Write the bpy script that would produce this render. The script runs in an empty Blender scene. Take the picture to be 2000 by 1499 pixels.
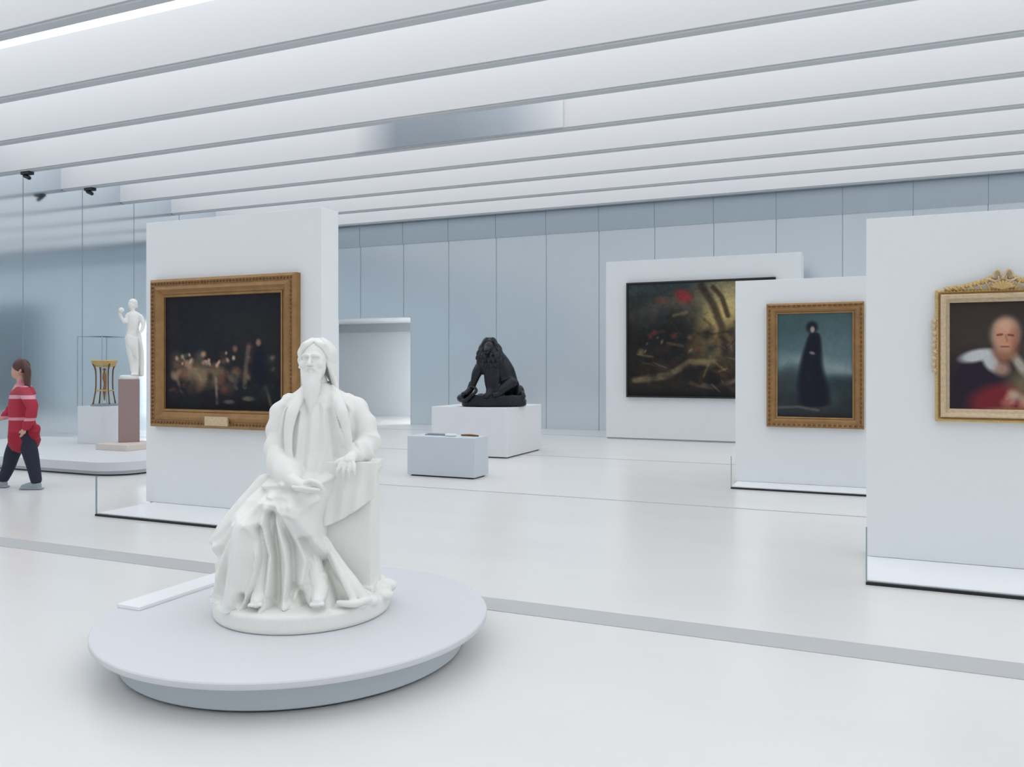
import bpy, bmesh, math, random
import numpy as np
from mathutils import Vector, Matrix
random.seed(7)
RNG = np.random.default_rng(5)
SC = bpy.context.scene
COL = SC.collection

# ------------------------------------------------------------------ camera, world, light, exposure
EYE = 1.6
YAW = math.radians(23.39)
CX, SX = math.cos(YAW), math.sin(YAW)
cam = bpy.data.cameras.new('camera')
cam.sensor_width = 36.0
cam.lens = 28.8
cam.shift_y = -34.5 / 2000
cam.clip_end = 200
camo = bpy.data.objects.new('camera', cam)
COL.objects.link(camo)
camo.location = (0, 0, EYE)
camo.rotation_euler = (math.pi / 2, 0, YAW)
SC.camera = camo

SKY_STRENGTH = 0.92
w = bpy.data.worlds.new('world')
SC.world = w
w.use_nodes = True
w.node_tree.nodes['Background'].inputs[0].default_value = (0.80, 0.88, 1.0, 1)
w.node_tree.nodes['Background'].inputs[1].default_value = 0.6
SC.view_settings.view_transform = 'Standard'
SC.view_settings.look = 'None'
SC.view_settings.gamma = 1
SC.view_settings.use_curve_mapping = False
SC.view_settings.exposure = 0.12


# ------------------------------------------------------------------ helpers
def lin(c):
    c = np.asarray(c, float) / 255.0
    return np.where(c <= 0.04045, c / 12.92, ((c + 0.055) / 1.055) ** 2.4)


def rgb(r, g, b):
    v = lin((r, g, b))
    return (float(v[0]), float(v[1]), float(v[2]), 1.0)


def mat(name, col, rough=0.5, metal=0.0, spec=0.5, emis=None, strength=0.0, noise=None, bump=None, alpha=None, trans=None):
    """noise=(scale, amount, stretch xyz), bump=(scale, distance)"""
    m = bpy.data.materials.new(name)
    m.use_nodes = True
    nt = m.node_tree
    b = nt.nodes['Principled BSDF']
    b.inputs['Base Color'].default_value = col
    b.inputs['Roughness'].default_value = rough
    b.inputs['Metallic'].default_value = metal
    b.inputs['Specular IOR Level'].default_value = spec
    if emis:
        b.inputs['Emission Color'].default_value = emis
        b.inputs['Emission Strength'].default_value = strength
    if trans is not None:
        b.inputs['Transmission Weight'].default_value = trans
        b.inputs['IOR'].default_value = 1.45
    if noise or bump:
        tc = nt.nodes.new('ShaderNodeTexCoord')
        mp = nt.nodes.new('ShaderNodeMapping')
        nt.links.new(tc.outputs['Object'], mp.inputs['Vector'])
    if noise:
        sc, amt, st = noise
        mp.inputs['Scale'].default_value = st
        tx = nt.nodes.new('ShaderNodeTexNoise')
        tx.inputs['Scale'].default_value = sc
        tx.inputs['Detail'].default_value = 5
        nt.links.new(mp.outputs[0], tx.inputs['Vector'])
        mx = nt.nodes.new('ShaderNodeMix')
        mx.data_type = 'RGBA'
        mx.inputs[6].default_value = tuple(min(1, c * (1 + amt)) for c in col[:3]) + (1,)
        mx.inputs[7].default_value = tuple(c * (1 - amt) for c in col[:3]) + (1,)
        nt.links.new(tx.outputs['Fac'], mx.inputs[0])
        nt.links.new(mx.outputs[2], b.inputs['Base Color'])
    if bump:
        tb = nt.nodes.new('ShaderNodeTexNoise')
        tb.inputs['Scale'].default_value = bump[0]
        tb.inputs['Detail'].default_value = 4
        nt.links.new(mp.outputs[0], tb.inputs['Vector'])
        bn = nt.nodes.new('ShaderNodeBump')
        bn.inputs['Distance'].default_value = bump[1]
        bn.inputs['Strength'].default_value = 0.6
        nt.links.new(tb.outputs['Fac'], bn.inputs['Height'])
        nt.links.new(bn.outputs[0], b.inputs['Normal'])
    return m


class MB:
    """collects shapes into one mesh"""

    def __init__(self):
        self.v, self.f = [], []

    def add(self, vs, fs):
        n = len(self.v)
        self.v += [tuple(p) for p in vs]
        self.f += [tuple(i + n for i in f) for f in fs]
        return self

    def box(self, x0, x1, y0, y1, z0, z1, M=None):
        vs = [Vector((x, y, z)) for z in (z0, z1) for y in (y0, y1) for x in (x0, x1)]
        if M is not None:
            vs = [M @ p for p in vs]
        return self.add(vs, [(0, 2, 3, 1), (4, 5, 7, 6), (0, 1, 5, 4), (2, 6, 7, 3), (0, 4, 6, 2), (1, 3, 7, 5)])

    def rings(self, rs, cap=True, closed=False):
        n = len(rs[0])
        vs = [p for r in rs for p in r]
        fs = []
        m = len(rs)
        for i in range(m if closed else m - 1):
            a, b = i * n, ((i + 1) % m) * n
            for j in range(n):
                k = (j + 1) % n
                fs.append((a + j, a + k, b + k, b + j))
        if cap and not closed:
            fs.append(tuple(reversed(range(n))))
            fs.append(tuple((m - 1) * n + j for j in range(n)))
        return self.add(vs, fs)

    def lathe(self, prof, c=(0, 0, 0), n=96, sx=1, sy=1):
        rs = [[(c[0] + r * sx * math.cos(2 * math.pi * j / n), c[1] + r * sy * math.sin(2 * math.pi * j / n), c[2] + z) for j in range(n)] for r, z in prof]
        return self.rings(rs)

    def ball(self, c, r, rot=None, n=20, m=12):
        c = Vector(c)
        if not hasattr(r, '__len__'):
            r = (r, r, r)
        R = rot.to_matrix() if rot is not None else Matrix.Identity(3)
        rs = []
        for i in range(m + 1):
            a = math.pi * (0.02 + 0.96 * i / m) - math.pi / 2
            rs.append([c + R @ Vector((r[0] * math.cos(a) * math.cos(2 * math.pi * j / n), r[1] * math.cos(a) * math.sin(2 * math.pi * j / n), r[2] * math.sin(a))) for j in range(n)])
        return self.rings(rs)

    def tube(self, pts, rad, n=12, sub=6, flat=1.0, up=None, ends=True):
        """smooth tube through pts with radii; rounded ends"""
        P = [Vector(p) for p in pts]
        if not hasattr(rad, '__len__'):
            rad = [rad] * len(P)
        Q, R = [], []
        for i in range(len(P) - 1):
            p0, p1, p2, p3 = P[max(i - 1, 0)], P[i], P[i + 1], P[min(i + 2, len(P) - 1)]
            for k in range(sub):
                t = k / sub
                Q.append(0.5 * ((2 * p1) + (p2 - p0) * t + (2 * p0 - 5 * p1 + 4 * p2 - p3) * t * t + (3 * p1 - p0 - 3 * p2 + p3) * t ** 3))
                R.append(rad[i] * (1 - t) + rad[i + 1] * t)
        Q.append(P[-1])
        R.append(rad[-1])
        rs = []
        ref = Vector(up) if up is not None else None
        for i, q in enumerate(Q):
            d = (Q[min(i + 1, len(Q) - 1)] - Q[max(i - 1, 0)])
            d = d.normalized() if d.length > 1e-9 else Vector((0, 0, 1))
            if ref is None:
                ref = Vector((1, 0, 0)) if abs(d.x) < 0.8 else Vector((0, 1, 0))
            a = (ref - d * ref.dot(d))
            a = a.normalized() if a.length > 1e-6 else d.orthogonal().normalized()
            if up is None:
                ref = a
            b = d.cross(a)
            if i == 0 and ends:
                for s, o in ((0.35, 0.9), (0.8, 0.55)):
                    rs.append([q - d * R[0] * o * 0.8 + (a * math.cos(2 * math.pi * j / n) * flat + b * math.sin(2 * math.pi * j / n)) * R[0] * s for j in range(n)])
            rs.append([q + (a * math.cos(2 * math.pi * j / n) * flat + b * math.sin(2 * math.pi * j / n)) * R[i] for j in range(n)])
            if i == len(Q) - 1 and ends:
                for s, o in ((0.8, 0.55), (0.35, 0.9)):
                    rs.append([q + d * R[-1] * o * 0.8 + (a * math.cos(2 * math.pi * j / n) * flat + b * math.sin(2 * math.pi * j / n)) * R[-1] * s for j in range(n)])
        return self.rings(rs)

    def clampz(self, z0):
        self.v = [(a, b, max(c, z0)) for a, b, c in self.v]
        return self

    def build(self, name, m, parent=None, smooth=False, voxel=None, iters=3, bevel=None, autosmooth=False):
        me = bpy.data.meshes.new(name)
        me.from_pydata(self.v, [], self.f)
        me.update()
        bm = bmesh.new()
        bm.from_mesh(me)
        bmesh.ops.recalc_face_normals(bm, faces=bm.faces)
        if autosmooth:
            for e in bm.edges:
                if len(e.link_faces) == 2 and e.calc_face_angle(0) > math.radians(35):
                    e.smooth = False
        bm.to_mesh(me)
        bm.free()
        o = bpy.data.objects.new(name, me)
        me.materials.append(m)
        COL.objects.link(o)
        if parent is not None:
            o.parent = parent
        if smooth or voxel or autosmooth:
            me.polygons.foreach_set('use_smooth', [True] * len(me.polygons))
        if bevel:
            bv = o.modifiers.new('bevel', 'BEVEL')
            bv.width = bevel
            bv.segments = 2
            bv.limit_method = 'ANGLE'
        if voxel:
            r = o.modifiers.new('remesh', 'REMESH')
            r.mode = 'VOXEL'
            r.voxel_size = voxel
            r.use_smooth_shade = True
            s = o.modifiers.new('smooth', 'SMOOTH')
            s.factor = 0.5
            s.iterations = iters
        return o


def box_obj(name, m, dims, parent=None, bevel=None):
    return MB().box(*dims).build(name, m, parent, bevel=bevel)


def empty(name, loc=(0, 0, 0), rz=0.0, label=None, cat=None, group=None):
    o = bpy.data.objects.new(name, None)
    o.empty_display_size = 0.1
    COL.objects.link(o)
    o.location = loc
    o.rotation_euler = (0, 0, rz)
    tag(o, label, cat, group)
    return o


def tag(o, label=None, cat=None, group=None, kind=None):
    if label:
        o['label'] = label
    if cat:
        o['category'] = cat
    if group:
        o['group'] = group
    if kind:
        o['kind'] = kind
    return o


# ------------------------------------------------------------------ materials
M_FLOOR = mat('polished_concrete', rgb(233, 232, 230), 0.26, spec=0.5, noise=(0.55, 0.045, (1.0, 2.2, 1)), bump=(1.3, 0.004))
M_STRIP = mat('brushed_strip', rgb(190, 191, 192), 0.5, noise=(6, 0.04, (1, 1, 1)))
M_SEAM = mat('floor_seam', rgb(168, 170, 176), 0.7, noise=(6, 0.04, (1, 1, 1)))
M_ALU = mat('polished_aluminium', rgb(226, 234, 239), 0.24, metal=1.0, noise=(0.8, 0.03, (1, 1, 0.4)), bump=(0.8, 0.004))
M_ALU_L = mat('mirror_aluminium', rgb(224, 233, 239), 0.10, metal=1.0, noise=(0.8, 0.02, (1, 1, 0.4)), bump=(0.8, 0.002))
M_ALU_DK = mat('aluminium_shade_band', rgb(186, 198, 207), 0.36, metal=0.85, noise=(0.8, 0.03, (1, 1, 0.4)))
M_JOINT = mat('dark_joint', rgb(142, 156, 168), 0.6, noise=(3, 0.05, (1, 1, 1)))
M_WHITE = mat('white_wall_paint', rgb(241, 244, 246), 0.6, spec=0.25, noise=(2, 0.01, (1, 1, 1)))
M_PLINTH = mat('white_lacquer', rgb(236, 238, 241), 0.5, spec=0.3, noise=(3, 0.01, (1, 1, 1)))
M_PLAT = mat('pale_grey_lacquer', rgb(221, 223, 226), 0.5, spec=0.3, noise=(3, 0.01, (1, 1, 1)))
M_PLINTH_G = mat('grey_white_lacquer', rgb(212, 219, 225), 0.5, spec=0.3, noise=(3, 0.01, (1, 1, 1)))
M_BEAM = mat('white_beam', rgb(230, 230, 231), 0.6, spec=0.2, noise=(0.5, 0.01, (0.3, 1, 1)))
M_SHADE_BASE = mat('shade_and_base_grey', rgb(196, 200, 205), 0.5, noise=(3, 0.03, (1, 1, 1)))
M_BLACK = mat('black_metal', rgb(20, 22, 26), 0.5, noise=(9, 0.1, (1, 1, 1)))
M_GLASSROOF = mat('skylight_glazing', (0.8, 0.8, 0.8, 1), 0.5, emis=(0.925, 0.96, 1.0, 1), strength=SKY_STRENGTH)
M_MARBLE = mat('white_marble', rgb(247, 246, 241), 0.45, spec=0.3, noise=(7, 0.03, (1, 1, 1)), bump=(16, 0.006))
M_BRONZE = mat('dark_bronze', rgb(24, 27, 34), 0.36, metal=0.3, noise=(9, 0.35, (1, 1, 1)), bump=(22, 0.02))
M_GILT = mat('gilt_wood', rgb(158, 120, 76), 0.45, metal=0.35, noise=(9, 0.35, (1, 1, 1)), bump=(70, 0.006))
M_GILT_Y = mat('yellow_gilt_wood', rgb(206, 176, 118), 0.42, metal=0.35, noise=(30, 0.2, (1, 1, 1)), bump=(70, 0.006))
M_GILT_PALE = mat('worn_gilt', rgb(214, 190, 158), 0.5, metal=0.2, noise=(40, 0.3, (1, 1, 1)), bump=(60, 0.006))
M_GILT_DK = mat('dark_gilt', rgb(120, 84, 48), 0.5, metal=0.3, noise=(30, 0.25, (1, 1, 1)))  # deeper brown gilt, one tone for beading, legs and rod
M_DKFRAME = mat('black_frame', rgb(34, 32, 34), 0.5, noise=(9, 0.15, (1, 1, 1)))
M_STONE = mat('red_stone', rgb(158, 134, 132), 0.5, noise=(60, 0.28, (1, 1, 1)))
M_PALESTONE = mat('pale_pink_stone', rgb(226, 214, 206), 0.6, noise=(20, 0.06, (1, 1, 1)))
M_GLASS_EDGE = mat('glass_edge', rgb(160, 176, 182), 0.25, noise=(6, 0.05, (1, 1, 1)))
M_LABEL = mat('white_label_panel', rgb(250, 251, 253), 0.35, noise=(3, 0.01, (1, 1, 1)))
M_BLINDTXT = None


def glass_mat():
    m = bpy.data.materials.new('clear_glass')
    m.use_nodes = True
    nt = m.node_tree
    for n in list(nt.nodes):
        nt.nodes.remove(n)
    out = nt.nodes.new('ShaderNodeOutputMaterial')
    tr = nt.nodes.new('ShaderNodeBsdfTransparent')
    tr.inputs[0].default_value = (0.997, 0.999, 0.999, 1)
    gl = nt.nodes.new('ShaderNodeBsdfGlossy')
    gl.inputs['Roughness'].default_value = 0.02
    lw = nt.nodes.new('ShaderNodeLayerWeight')
    lw.inputs[0].default_value = 0.02
    mx = nt.nodes.new('ShaderNodeMixShader')
    nt.links.new(lw.outputs['Fresnel'], mx.inputs[0])
    nt.links.new(tr.outputs[0], mx.inputs[1])
    nt.links.new(gl.outputs[0], mx.inputs[2])
    nt.links.new(mx.outputs[0], out.inputs[0])
    return m


M_GLASS = glass_mat()

# ------------------------------------------------------------------ room shell
XL, XR, YF, YB = -16.5, 12.0, -9.0, 19.4
BEAM_Z, SKY_Z = 5.55, 6.27
tag(box_obj('floor', M_FLOOR, (XL - 0.2, XR + 0.2, YF - 0.2, YB + 6, -0.2, 0)), kind='structure')

DX0, DX1, DZ = -13.9, -11.39, 2.94       # opening in the back wall
wb = MB()
wb.box(XL - 0.2, DX0, YB, YB + 0.2, 0, SKY_Z)
wb.box(DX1, XR + 0.2, YB, YB + 0.2, 0, SKY_Z)
wb.box(DX0, DX1, YB, YB + 0.2, DZ, SKY_Z)
wall_back = tag(wb.build('wall_back', M_ALU), kind='structure')
wall_left = tag(box_obj('wall_left', M_ALU_L, (XL - 0.2, XL, YF - 0.2, YB, 0, SKY_Z)), kind='structure')
tag(box_obj('wall_right', M_WHITE, (XR, XR + 0.2, YF - 0.2, YB, 0, SKY_Z)), kind='structure')
tag(box_obj('wall_front', M_WHITE, (XL - 0.2, XR + 0.2, YF - 0.2, YF, 0, SKY_Z)), kind='structure')
tag(box_obj('trim_1', M_ALU_DK, (XL, XR, YB - 0.05, YB, 4.93, 5.9)), kind='structure')  # darker strip added at wall top; shade and reflection put in its colour
jb = MB()
x = -14.41
while x < XR:
    if not (DX0 < x < DX1):
        jb.box(x - 0.007, x + 0.007, YB - 0.004, YB + 0.01, 0, 4.93)
    else:
        jb.box(x - 0.007, x + 0.007, YB - 0.004, YB + 0.01, DZ, 4.93)
    jb.box(x - 0.007, x + 0.007, YB - 0.054, YB - 0.04, 4.93, 5.9)
    x += 1.393
jb.build('panel_joint', M_JOINT, wall_back)
jl = MB()
y = 11.892 - 1.44 * 12
while y < YB:
    jl.box(XL - 0.01, XL + 0.004, y - 0.007, y + 0.007, 0, SKY_Z)
    y += 1.44
jl.build('panel_joint', M_JOINT, wall_left)
# side corridor seen through the opening
co = MB()
CX0, CX1, CY = XL, -8.0, YB + 3.0
co.box(CX0 - 0.2, CX0, YB + 0.2, CY + .2, 0, DZ + 0.2)
co.box(CX1, CX1 + 0.2, YB + 0.2, CY + .2, 0, DZ + 0.2)
co.box(CX0, CX1, CY, CY + .2, 0, DZ + 0.2)
co.box(CX0, CX1, YB + 0.2, CY, DZ, DZ + 0.2)
tag(co.build('wall_corridor', M_WHITE), kind='structure')
tag(MB().box(CX0, CX1, CY - 0.25, CY, 2.68, DZ).build('trim_8', mat('grey_bulkhead', rgb(196, 198, 202), 0.6, noise=(2, .01, (1, 1, 1)))), kind='structure')
M_CORRIDOR_FILL = mat('corridor_fill_glow', (0.8, 0.8, 0.8, 1), 0.5, emis=(0.95, 0.97, 1.0, 1), strength=8.0)
cp = box_obj('corridor_fill_panel', M_CORRIDOR_FILL, (-11.0, -8.6, YB + 0.7, YB + 2.4, DZ - 0.04, DZ - 0.005))  # added glowing panel, out of sight past the jamb, brightens the corridor
tag(cp, 'unseen glowing panel added under the side corridor ceiling to brighten the doorway', 'fill light')
dr = MB()
dr.box(DX1 - 0.012, DX1, YB - 0.01, YB + 0.2, 0, DZ)
dr.box(DX0, DX0 + 0.012, YB - 0.01, YB + 0.2, 0, DZ)
dr.box(DX0, DX1, YB - 0.01, YB + 0.2, DZ - 0.012, DZ)
tag(dr.build('door_1', M_PLINTH_G), kind='structure')

# floor lines
tag(MB().box(XL, 1.115 + 0.0, 4.86, 5.12, 0.0, 0.004).build('trim_2', M_STRIP), kind='structure')
tag(MB().box(1.13, XR, 4.86, 5.12, 0.0, 0.004).build('trim_3', M_STRIP), kind='structure')
for i, ys in enumerate((9.44, 13.6, 17.8, 0.8)):
    tag(MB().box(XL, XR, ys - 0.014, ys + 0.014, 0.0, 0.002).build('trim_%d' % (4 + i), M_SEAM), kind='structure')

# ceiling: luminous glazing above a grid of deep white beams
ceil = tag(MB().box(XL - 0.2, XR + 0.2, YF - 0.2, YB + 0.2, SKY_Z, SKY_Z + 0.1).build('ceiling', M_GLASSROOF), kind='structure')
K = 3.95
beam_ys = [K * (1.66 + 0.4 * k) for k in range(9)]
yy = beam_ys[0] - 0.4 * K
while yy > YF:
    beam_ys.append(yy)
    yy -= 0.4 * K
for i, by in enumerate(beam_ys):
    # web widens towards the top like a wedge
    t0, t1 = 0.09, 0.09
    e = MB()
    e.rings([[(xx, by - t0, BEAM_Z), (xx, by + t0, BEAM_Z), (xx, by + t1, SKY_Z - 0.02), (xx, by - t1, SKY_Z - 0.02)] for xx in (XL, XR)])
    b = e.build('beam', M_BEAM, ceil)
    t = MB().box(XL + 0.02, XR - 0.02, by - 0.07, by + 0.07, BEAM_Z - 0.03, BEAM_Z).build('underside_shade_strip', M_SHADE_BASE, b)  # grey strip added under each beam; underside shade put in its colour
for (sx, sy) in ((-15.55, beam_ys[3]), (-15.7, beam_ys[4])):
    s = MB()
    s.box(sx - 0.12, sx + 0.12, sy - 0.06, sy + 0.06, BEAM_Z - 0.09, BEAM_Z - 0.03)
    s.tube([(sx - 0.08, sy, BEAM_Z - 0.1), (sx + 0.06, sy, BEAM_Z - 0.16)], 0.04, n=10)
    o = s.build('track_spotlight', M_BLACK)
    tag(o, 'small black spotlight under the ceiling at the left wall, %s' % ('nearer of the two' if sy == beam_ys[3] else 'farther of the two'), 'spotlight', 'black spotlights at the beam ends')
# panel added on a beam face; a shaded stretch painted as fading grey
bl = bpy.data.materials.new('grey_beam_shade')
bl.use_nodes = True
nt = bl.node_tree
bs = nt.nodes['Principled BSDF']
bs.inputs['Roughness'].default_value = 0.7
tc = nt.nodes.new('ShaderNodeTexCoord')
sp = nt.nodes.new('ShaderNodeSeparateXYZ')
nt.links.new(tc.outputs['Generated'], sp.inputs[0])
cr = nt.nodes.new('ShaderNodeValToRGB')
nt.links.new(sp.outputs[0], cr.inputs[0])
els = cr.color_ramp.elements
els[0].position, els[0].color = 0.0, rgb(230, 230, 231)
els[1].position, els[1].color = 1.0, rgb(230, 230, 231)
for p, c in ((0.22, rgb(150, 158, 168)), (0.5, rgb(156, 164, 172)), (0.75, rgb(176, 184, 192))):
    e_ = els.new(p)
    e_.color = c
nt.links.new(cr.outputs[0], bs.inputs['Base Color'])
scr = MB().box(-8.7, -4.6, beam_ys[4] - 0.125, beam_ys[4] - 0.095, BEAM_Z + 0.0, BEAM_Z + 0.70).build('beam_shade_panel', bl)
tag(scr, 'long grey panel added to a white ceiling beam as painted shade, fading out at both ends', 'shade panel')


# ------------------------------------------------------------------ painted canvases
class Paint:
    def __init__(s, w, h, base):
        s.w, s.h = w, h
        s.yy, s.xx = np.mgrid[0:h, 0:w]
        s.u = (s.xx + 0.5) / w
        s.v = (s.yy + 0.5) / h           # v = 0 at the top
        s.asp = w / h
        s.im = np.zeros((h, w, 3)) + np.asarray(base, float)

    def mix(s, col, a):
        a = np.clip(a, 0, 1)[..., None]
        s.im = s.im * (1 - a) + np.asarray(col, float) * a
        return s

    def blob(s, u, v, ru, rv, col, a=1.0, rot=0.0, soft=0.35):
        dx = (s.u - u) * s.asp
        dy = (s.v - v)
        c, t = math.cos(rot), math.sin(rot)
        p = (dx * c + dy * t) / (ru * s.asp)
        q = (-dx * t + dy * c) / rv
        d = np.sqrt(p * p + q * q)
        return s.mix(col, a * np.clip((1 + soft - d) / (2 * soft), 0, 1))

    def stroke(s, pts, wd, col, a=1.0, soft=0.5):
        best = np.full(s.u.shape, 9.0)
        for (x0, y0), (x1, y1) in zip(pts[:-1], pts[1:]):
            ax, ay, bx, by = x0 * s.asp, y0, x1 * s.asp, y1
            L = (bx - ax) ** 2 + (by - ay) ** 2 + 1e-9
            t = np.clip(((s.u * s.asp - ax) * (bx - ax) + (s.v - ay) * (by - ay)) / L, 0, 1)
            best = np.minimum(best, np.hypot(s.u * s.asp - ax - t * (bx - ax), s.v - ay - t * (by - ay)))
        return s.mix(col, a * np.clip((1 + soft - best / wd) / (2 * soft), 0, 1))

    def noise(s, amt, cells=24):
        r = np.zeros(s.u.shape)
        for k in (cells, cells * 2, cells * 4):
            g = RNG.normal(size=(k + 2, k + 2))
            fx, fy = s.u * k, s.v * k
            ix, iy = fx.astype(int), fy.astype(int)
            tx, ty = fx - ix, fy - iy
            r += (g[iy, ix] * (1 - tx) * (1 - ty) + g[iy, ix + 1] * tx * (1 - ty) + g[iy + 1, ix] * (1 - tx) * ty + g[iy + 1, ix + 1] * tx * ty)
        s.im = np.clip(s.im * (1 + amt * r[..., None]) + amt * 6 * r[..., None], 0, 255)
        return s

    def scatter(s, n, box, size, cols, a=0.7, rot=None):
        for _ in range(n):
            u = random.uniform(box[0], box[1])
            v = random.uniform(box[2], box[3])
            q = random.uniform(*size)
            s.blob(u, v, q, q * random.uniform(0.5, 1.6), random.choice(cols), a, random.uniform(-1.2, 1.2) if rot is None else rot + random.uniform(-.3, .3), 0.6)
        return s

    def canvas(s, W, H, parent, rough=0.45):
        h, w = s.h, s.w
        X = (s.xx / (w - 1) - 0.5) * W
        Z = (0.5 - s.yy / (h - 1)) * H
        co = np.stack([X, np.zeros_like(X), Z], -1).reshape(-1, 3)
        me = bpy.data.meshes.new('canvas')
        idx = np.arange(h * w).reshape(h, w)
        q = np.stack([idx[:-1, :-1], idx[1:, :-1], idx[1:, 1:], idx[:-1, 1:]], -1).reshape(-1, 4)
        nb = h * w
        # a thin back plane closes the canvas into a slab
        back = np.array([[-W / 2, 0.02, -H / 2], [W / 2, 0.02, -H / 2], [W / 2, 0.02, H / 2], [-W / 2, 0.02, H / 2]])
        faces = [tuple(r) for r in q.tolist()] + [(nb, nb + 1, nb + 2, nb + 3)]
        me.from_pydata(np.vstack([co, back]).tolist(), [], faces)
        at = me.color_attributes.new('Col', 'FLOAT_COLOR', 'POINT')
        c = np.ones((nb + 4, 4))
        c[:nb, :3] = lin(s.im.reshape(-1, 3))
        c[nb:, :3] = 0.2
        at.data.foreach_set('color', c.ravel())
        m = bpy.data.materials.new('painted_canvas')
        m.use_nodes = True
        n_ = m.node_tree
        a_ = n_.nodes.new('ShaderNodeVertexColor')
        a_.layer_name = 'Col'
        n_.links.new(a_.outputs[0], n_.nodes['Principled BSDF'].inputs['Base Color'])
        n_.nodes['Principled BSDF'].inputs['Roughness'].default_value = rough
        n_.nodes['Principled BSDF'].inputs['Specular IOR Level'].default_value = 0.15
        me.materials.append(m)
        o = bpy.data.objects.new('canvas', me)
        COL.objects.link(o)
        o.parent = parent
        return o


def frame_mesh(W, H, prof, nseg=1):
    """mitred moulding; prof = list of (inset, projection toward viewer)"""
    rs = []
    for ins, d in prof:
        a, b = W / 2 - ins, H / 2 - ins
        rs.append([(-a, -d, -b), (a, -d, -b), (a, -d, b), (-a, -d, b)])
    mb = MB()
    mb.rings(rs, cap=False, closed=True)
    return mb


def beads(W, H, ins, d, step, r, mb=None, sx=1.0):
    mb = mb or MB()
    a, b = W / 2 - ins, H / 2 - ins
    nx, nz = int(2 * a / step), int(2 * b / step)
    for i in range(nx + 1):
        x = -a + 2 * a * i / nx
        for z in (-b, b):
            mb.ball((x, -d, z), (r * sx, r * 0.8, r), n=8, m=5)
    for i in range(1, nz):
        z = -b + 2 * b * i / nz
        for x in (-a, a):
            mb.ball((x, -d, z), (r, r * 0.8, r * sx), n=8, m=5)
    return mb


# --- painting on the left display wall (dark interior crowd)
def painting_root(name, cx, Y, cz, label):
    return empty(name, (cx, Y, cz), 0, label, 'painting')


WA, WB_, WC, WD = 7.03, 17.4, 11.47, 7.37
ra = painting_root('framed_painting', -6.49, WA - 0.001, 1.745, 'large dark painting of a dim interior in a brown gilt frame behind the marble statue')
Wd, Ht = 2.05, 1.67
frame_mesh(Wd, Ht, [(0, 0), (0, 0.07), (0.03, 0.10), (0.07, 0.085), (0.12, 0.11), (0.15, 0.08), (0.19, 0.06), (0.20, 0.03), (0.20, 0)]).build('frame', M_GILT, ra)
fr_a = ra.children[0]
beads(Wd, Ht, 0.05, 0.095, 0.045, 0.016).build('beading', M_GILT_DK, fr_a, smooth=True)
frame_mesh(Wd - 0.36, Ht - 0.36, [(0, 0.02), (0, 0.075), (0.022, 0.07), (0.03, 0.02)]).build('inner_moulding', M_GILT, fr_a)
MB().box(-0.17, 0.15, -0.125, -0.10, -0.80, -0.70).build('title_plate', M_GILT_PALE, fr_a)
p = Paint(300, 236, (30, 31, 38))
p.blob(0.55, 0.25, 0.5, 0.35, (38, 40, 47), 0.8, soft=0.9)
p.blob(0.75, 0.4, 0.25, 0.25, (46, 44, 44), 0.6, soft=0.9)
p.blob(0.07, 0.3, 0.05, 0.4, (44, 38, 38), 0.6, soft=0.8)
p.mix((24, 20, 20), np.clip((p.v - 0.86) * 9, 0, 0.8))
p.scatter(26, (0.05, 0.5, 0.56, 0.8), (0.025, 0.06), [(96, 78, 66), (120, 98, 80), (70, 60, 56), (88, 60, 50)], 0.55)
p.blob(0.33, 0.68, 0.14, 0.09, (136, 114, 90), 0.7, 0.1, 0.6)
p.blob(0.47, 0.66, 0.07, 0.04, (128, 108, 84), 0.6, 0.0, 0.5)
p.scatter(10, (0.08, 0.4, 0.48, 0.62), (0.012, 0.022), [(196, 160, 138), (178, 140, 116), (206, 190, 170)], 0.7)
p.scatter(14, (0.5, 0.95, 0.5, 0.85), (0.02, 0.045), [(70, 56, 50), (48, 40, 40), (90, 66, 58), (52, 60, 58)], 0.6)
p.scatter(40, (0.04, 0.62, 0.52, 0.86), (0.012, 0.035), [(150, 122, 96), (176, 144, 116), (110, 84, 64), (124, 70, 58), (84, 96, 92), (60, 48, 44)], 0.6)
p.scatter(16, (0.56, 0.95, 0.44, 0.8), (0.012, 0.03), [(150, 116, 98), (112, 60, 58), (96, 96, 88), (60, 46, 44)], 0.6)
p.scatter(10, (0.1, 0.6, 0.50, 0.66), (0.010, 0.018), [(214, 176, 150), (196, 150, 126)], 0.85)
p.blob(0.30, 0.70, 0.11, 0.06, (166, 140, 106), 0.6, 0.15, 0.6)
p.stroke([(0.72, 0.46), (0.7, 0.6), (0.69, 0.78)], 0.022, (140, 128, 110), 0.5)
p.blob(0.8, 0.62, 0.055, 0.2, (26, 28, 42), 0.9, 0, 0.4)
p.blob(0.8, 0.42, 0.02, 0.028, (172, 132, 108), 0.85, 0, 0.5)
p.blob(0.61, 0.47, 0.02, 0.026, (150, 112, 92), 0.75, 0, 0.5)
p.blob(0.10, 0.7, 0.03, 0.03, (150, 132, 108), 0.6, 0.3, 0.6)
p.stroke([(0.45, 0.72), (0.46, 0.92)], 0.014, (150, 120, 104), 0.7)
p.blob(0.56, 0.91, 0.045, 0.018, (120, 118, 108), 0.6)
p.blob(0.72, 0.88, 0.05, 0.02, (126, 118, 98), 0.7)
p.stroke([(0.86, 0.78), (0.9, 0.93)], 0.015, (104, 100, 80), 0.6)
p.scatter(30, (0.03, 0.97, 0.7, 0.93), (0.015, 0.05), [(22, 24, 34), (40, 32, 32), (30, 40, 38)], 0.5)
p.noise(0.028, 22)
p.canvas(1.68, 1.31, ra).location = (0, -0.045, 0)

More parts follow.
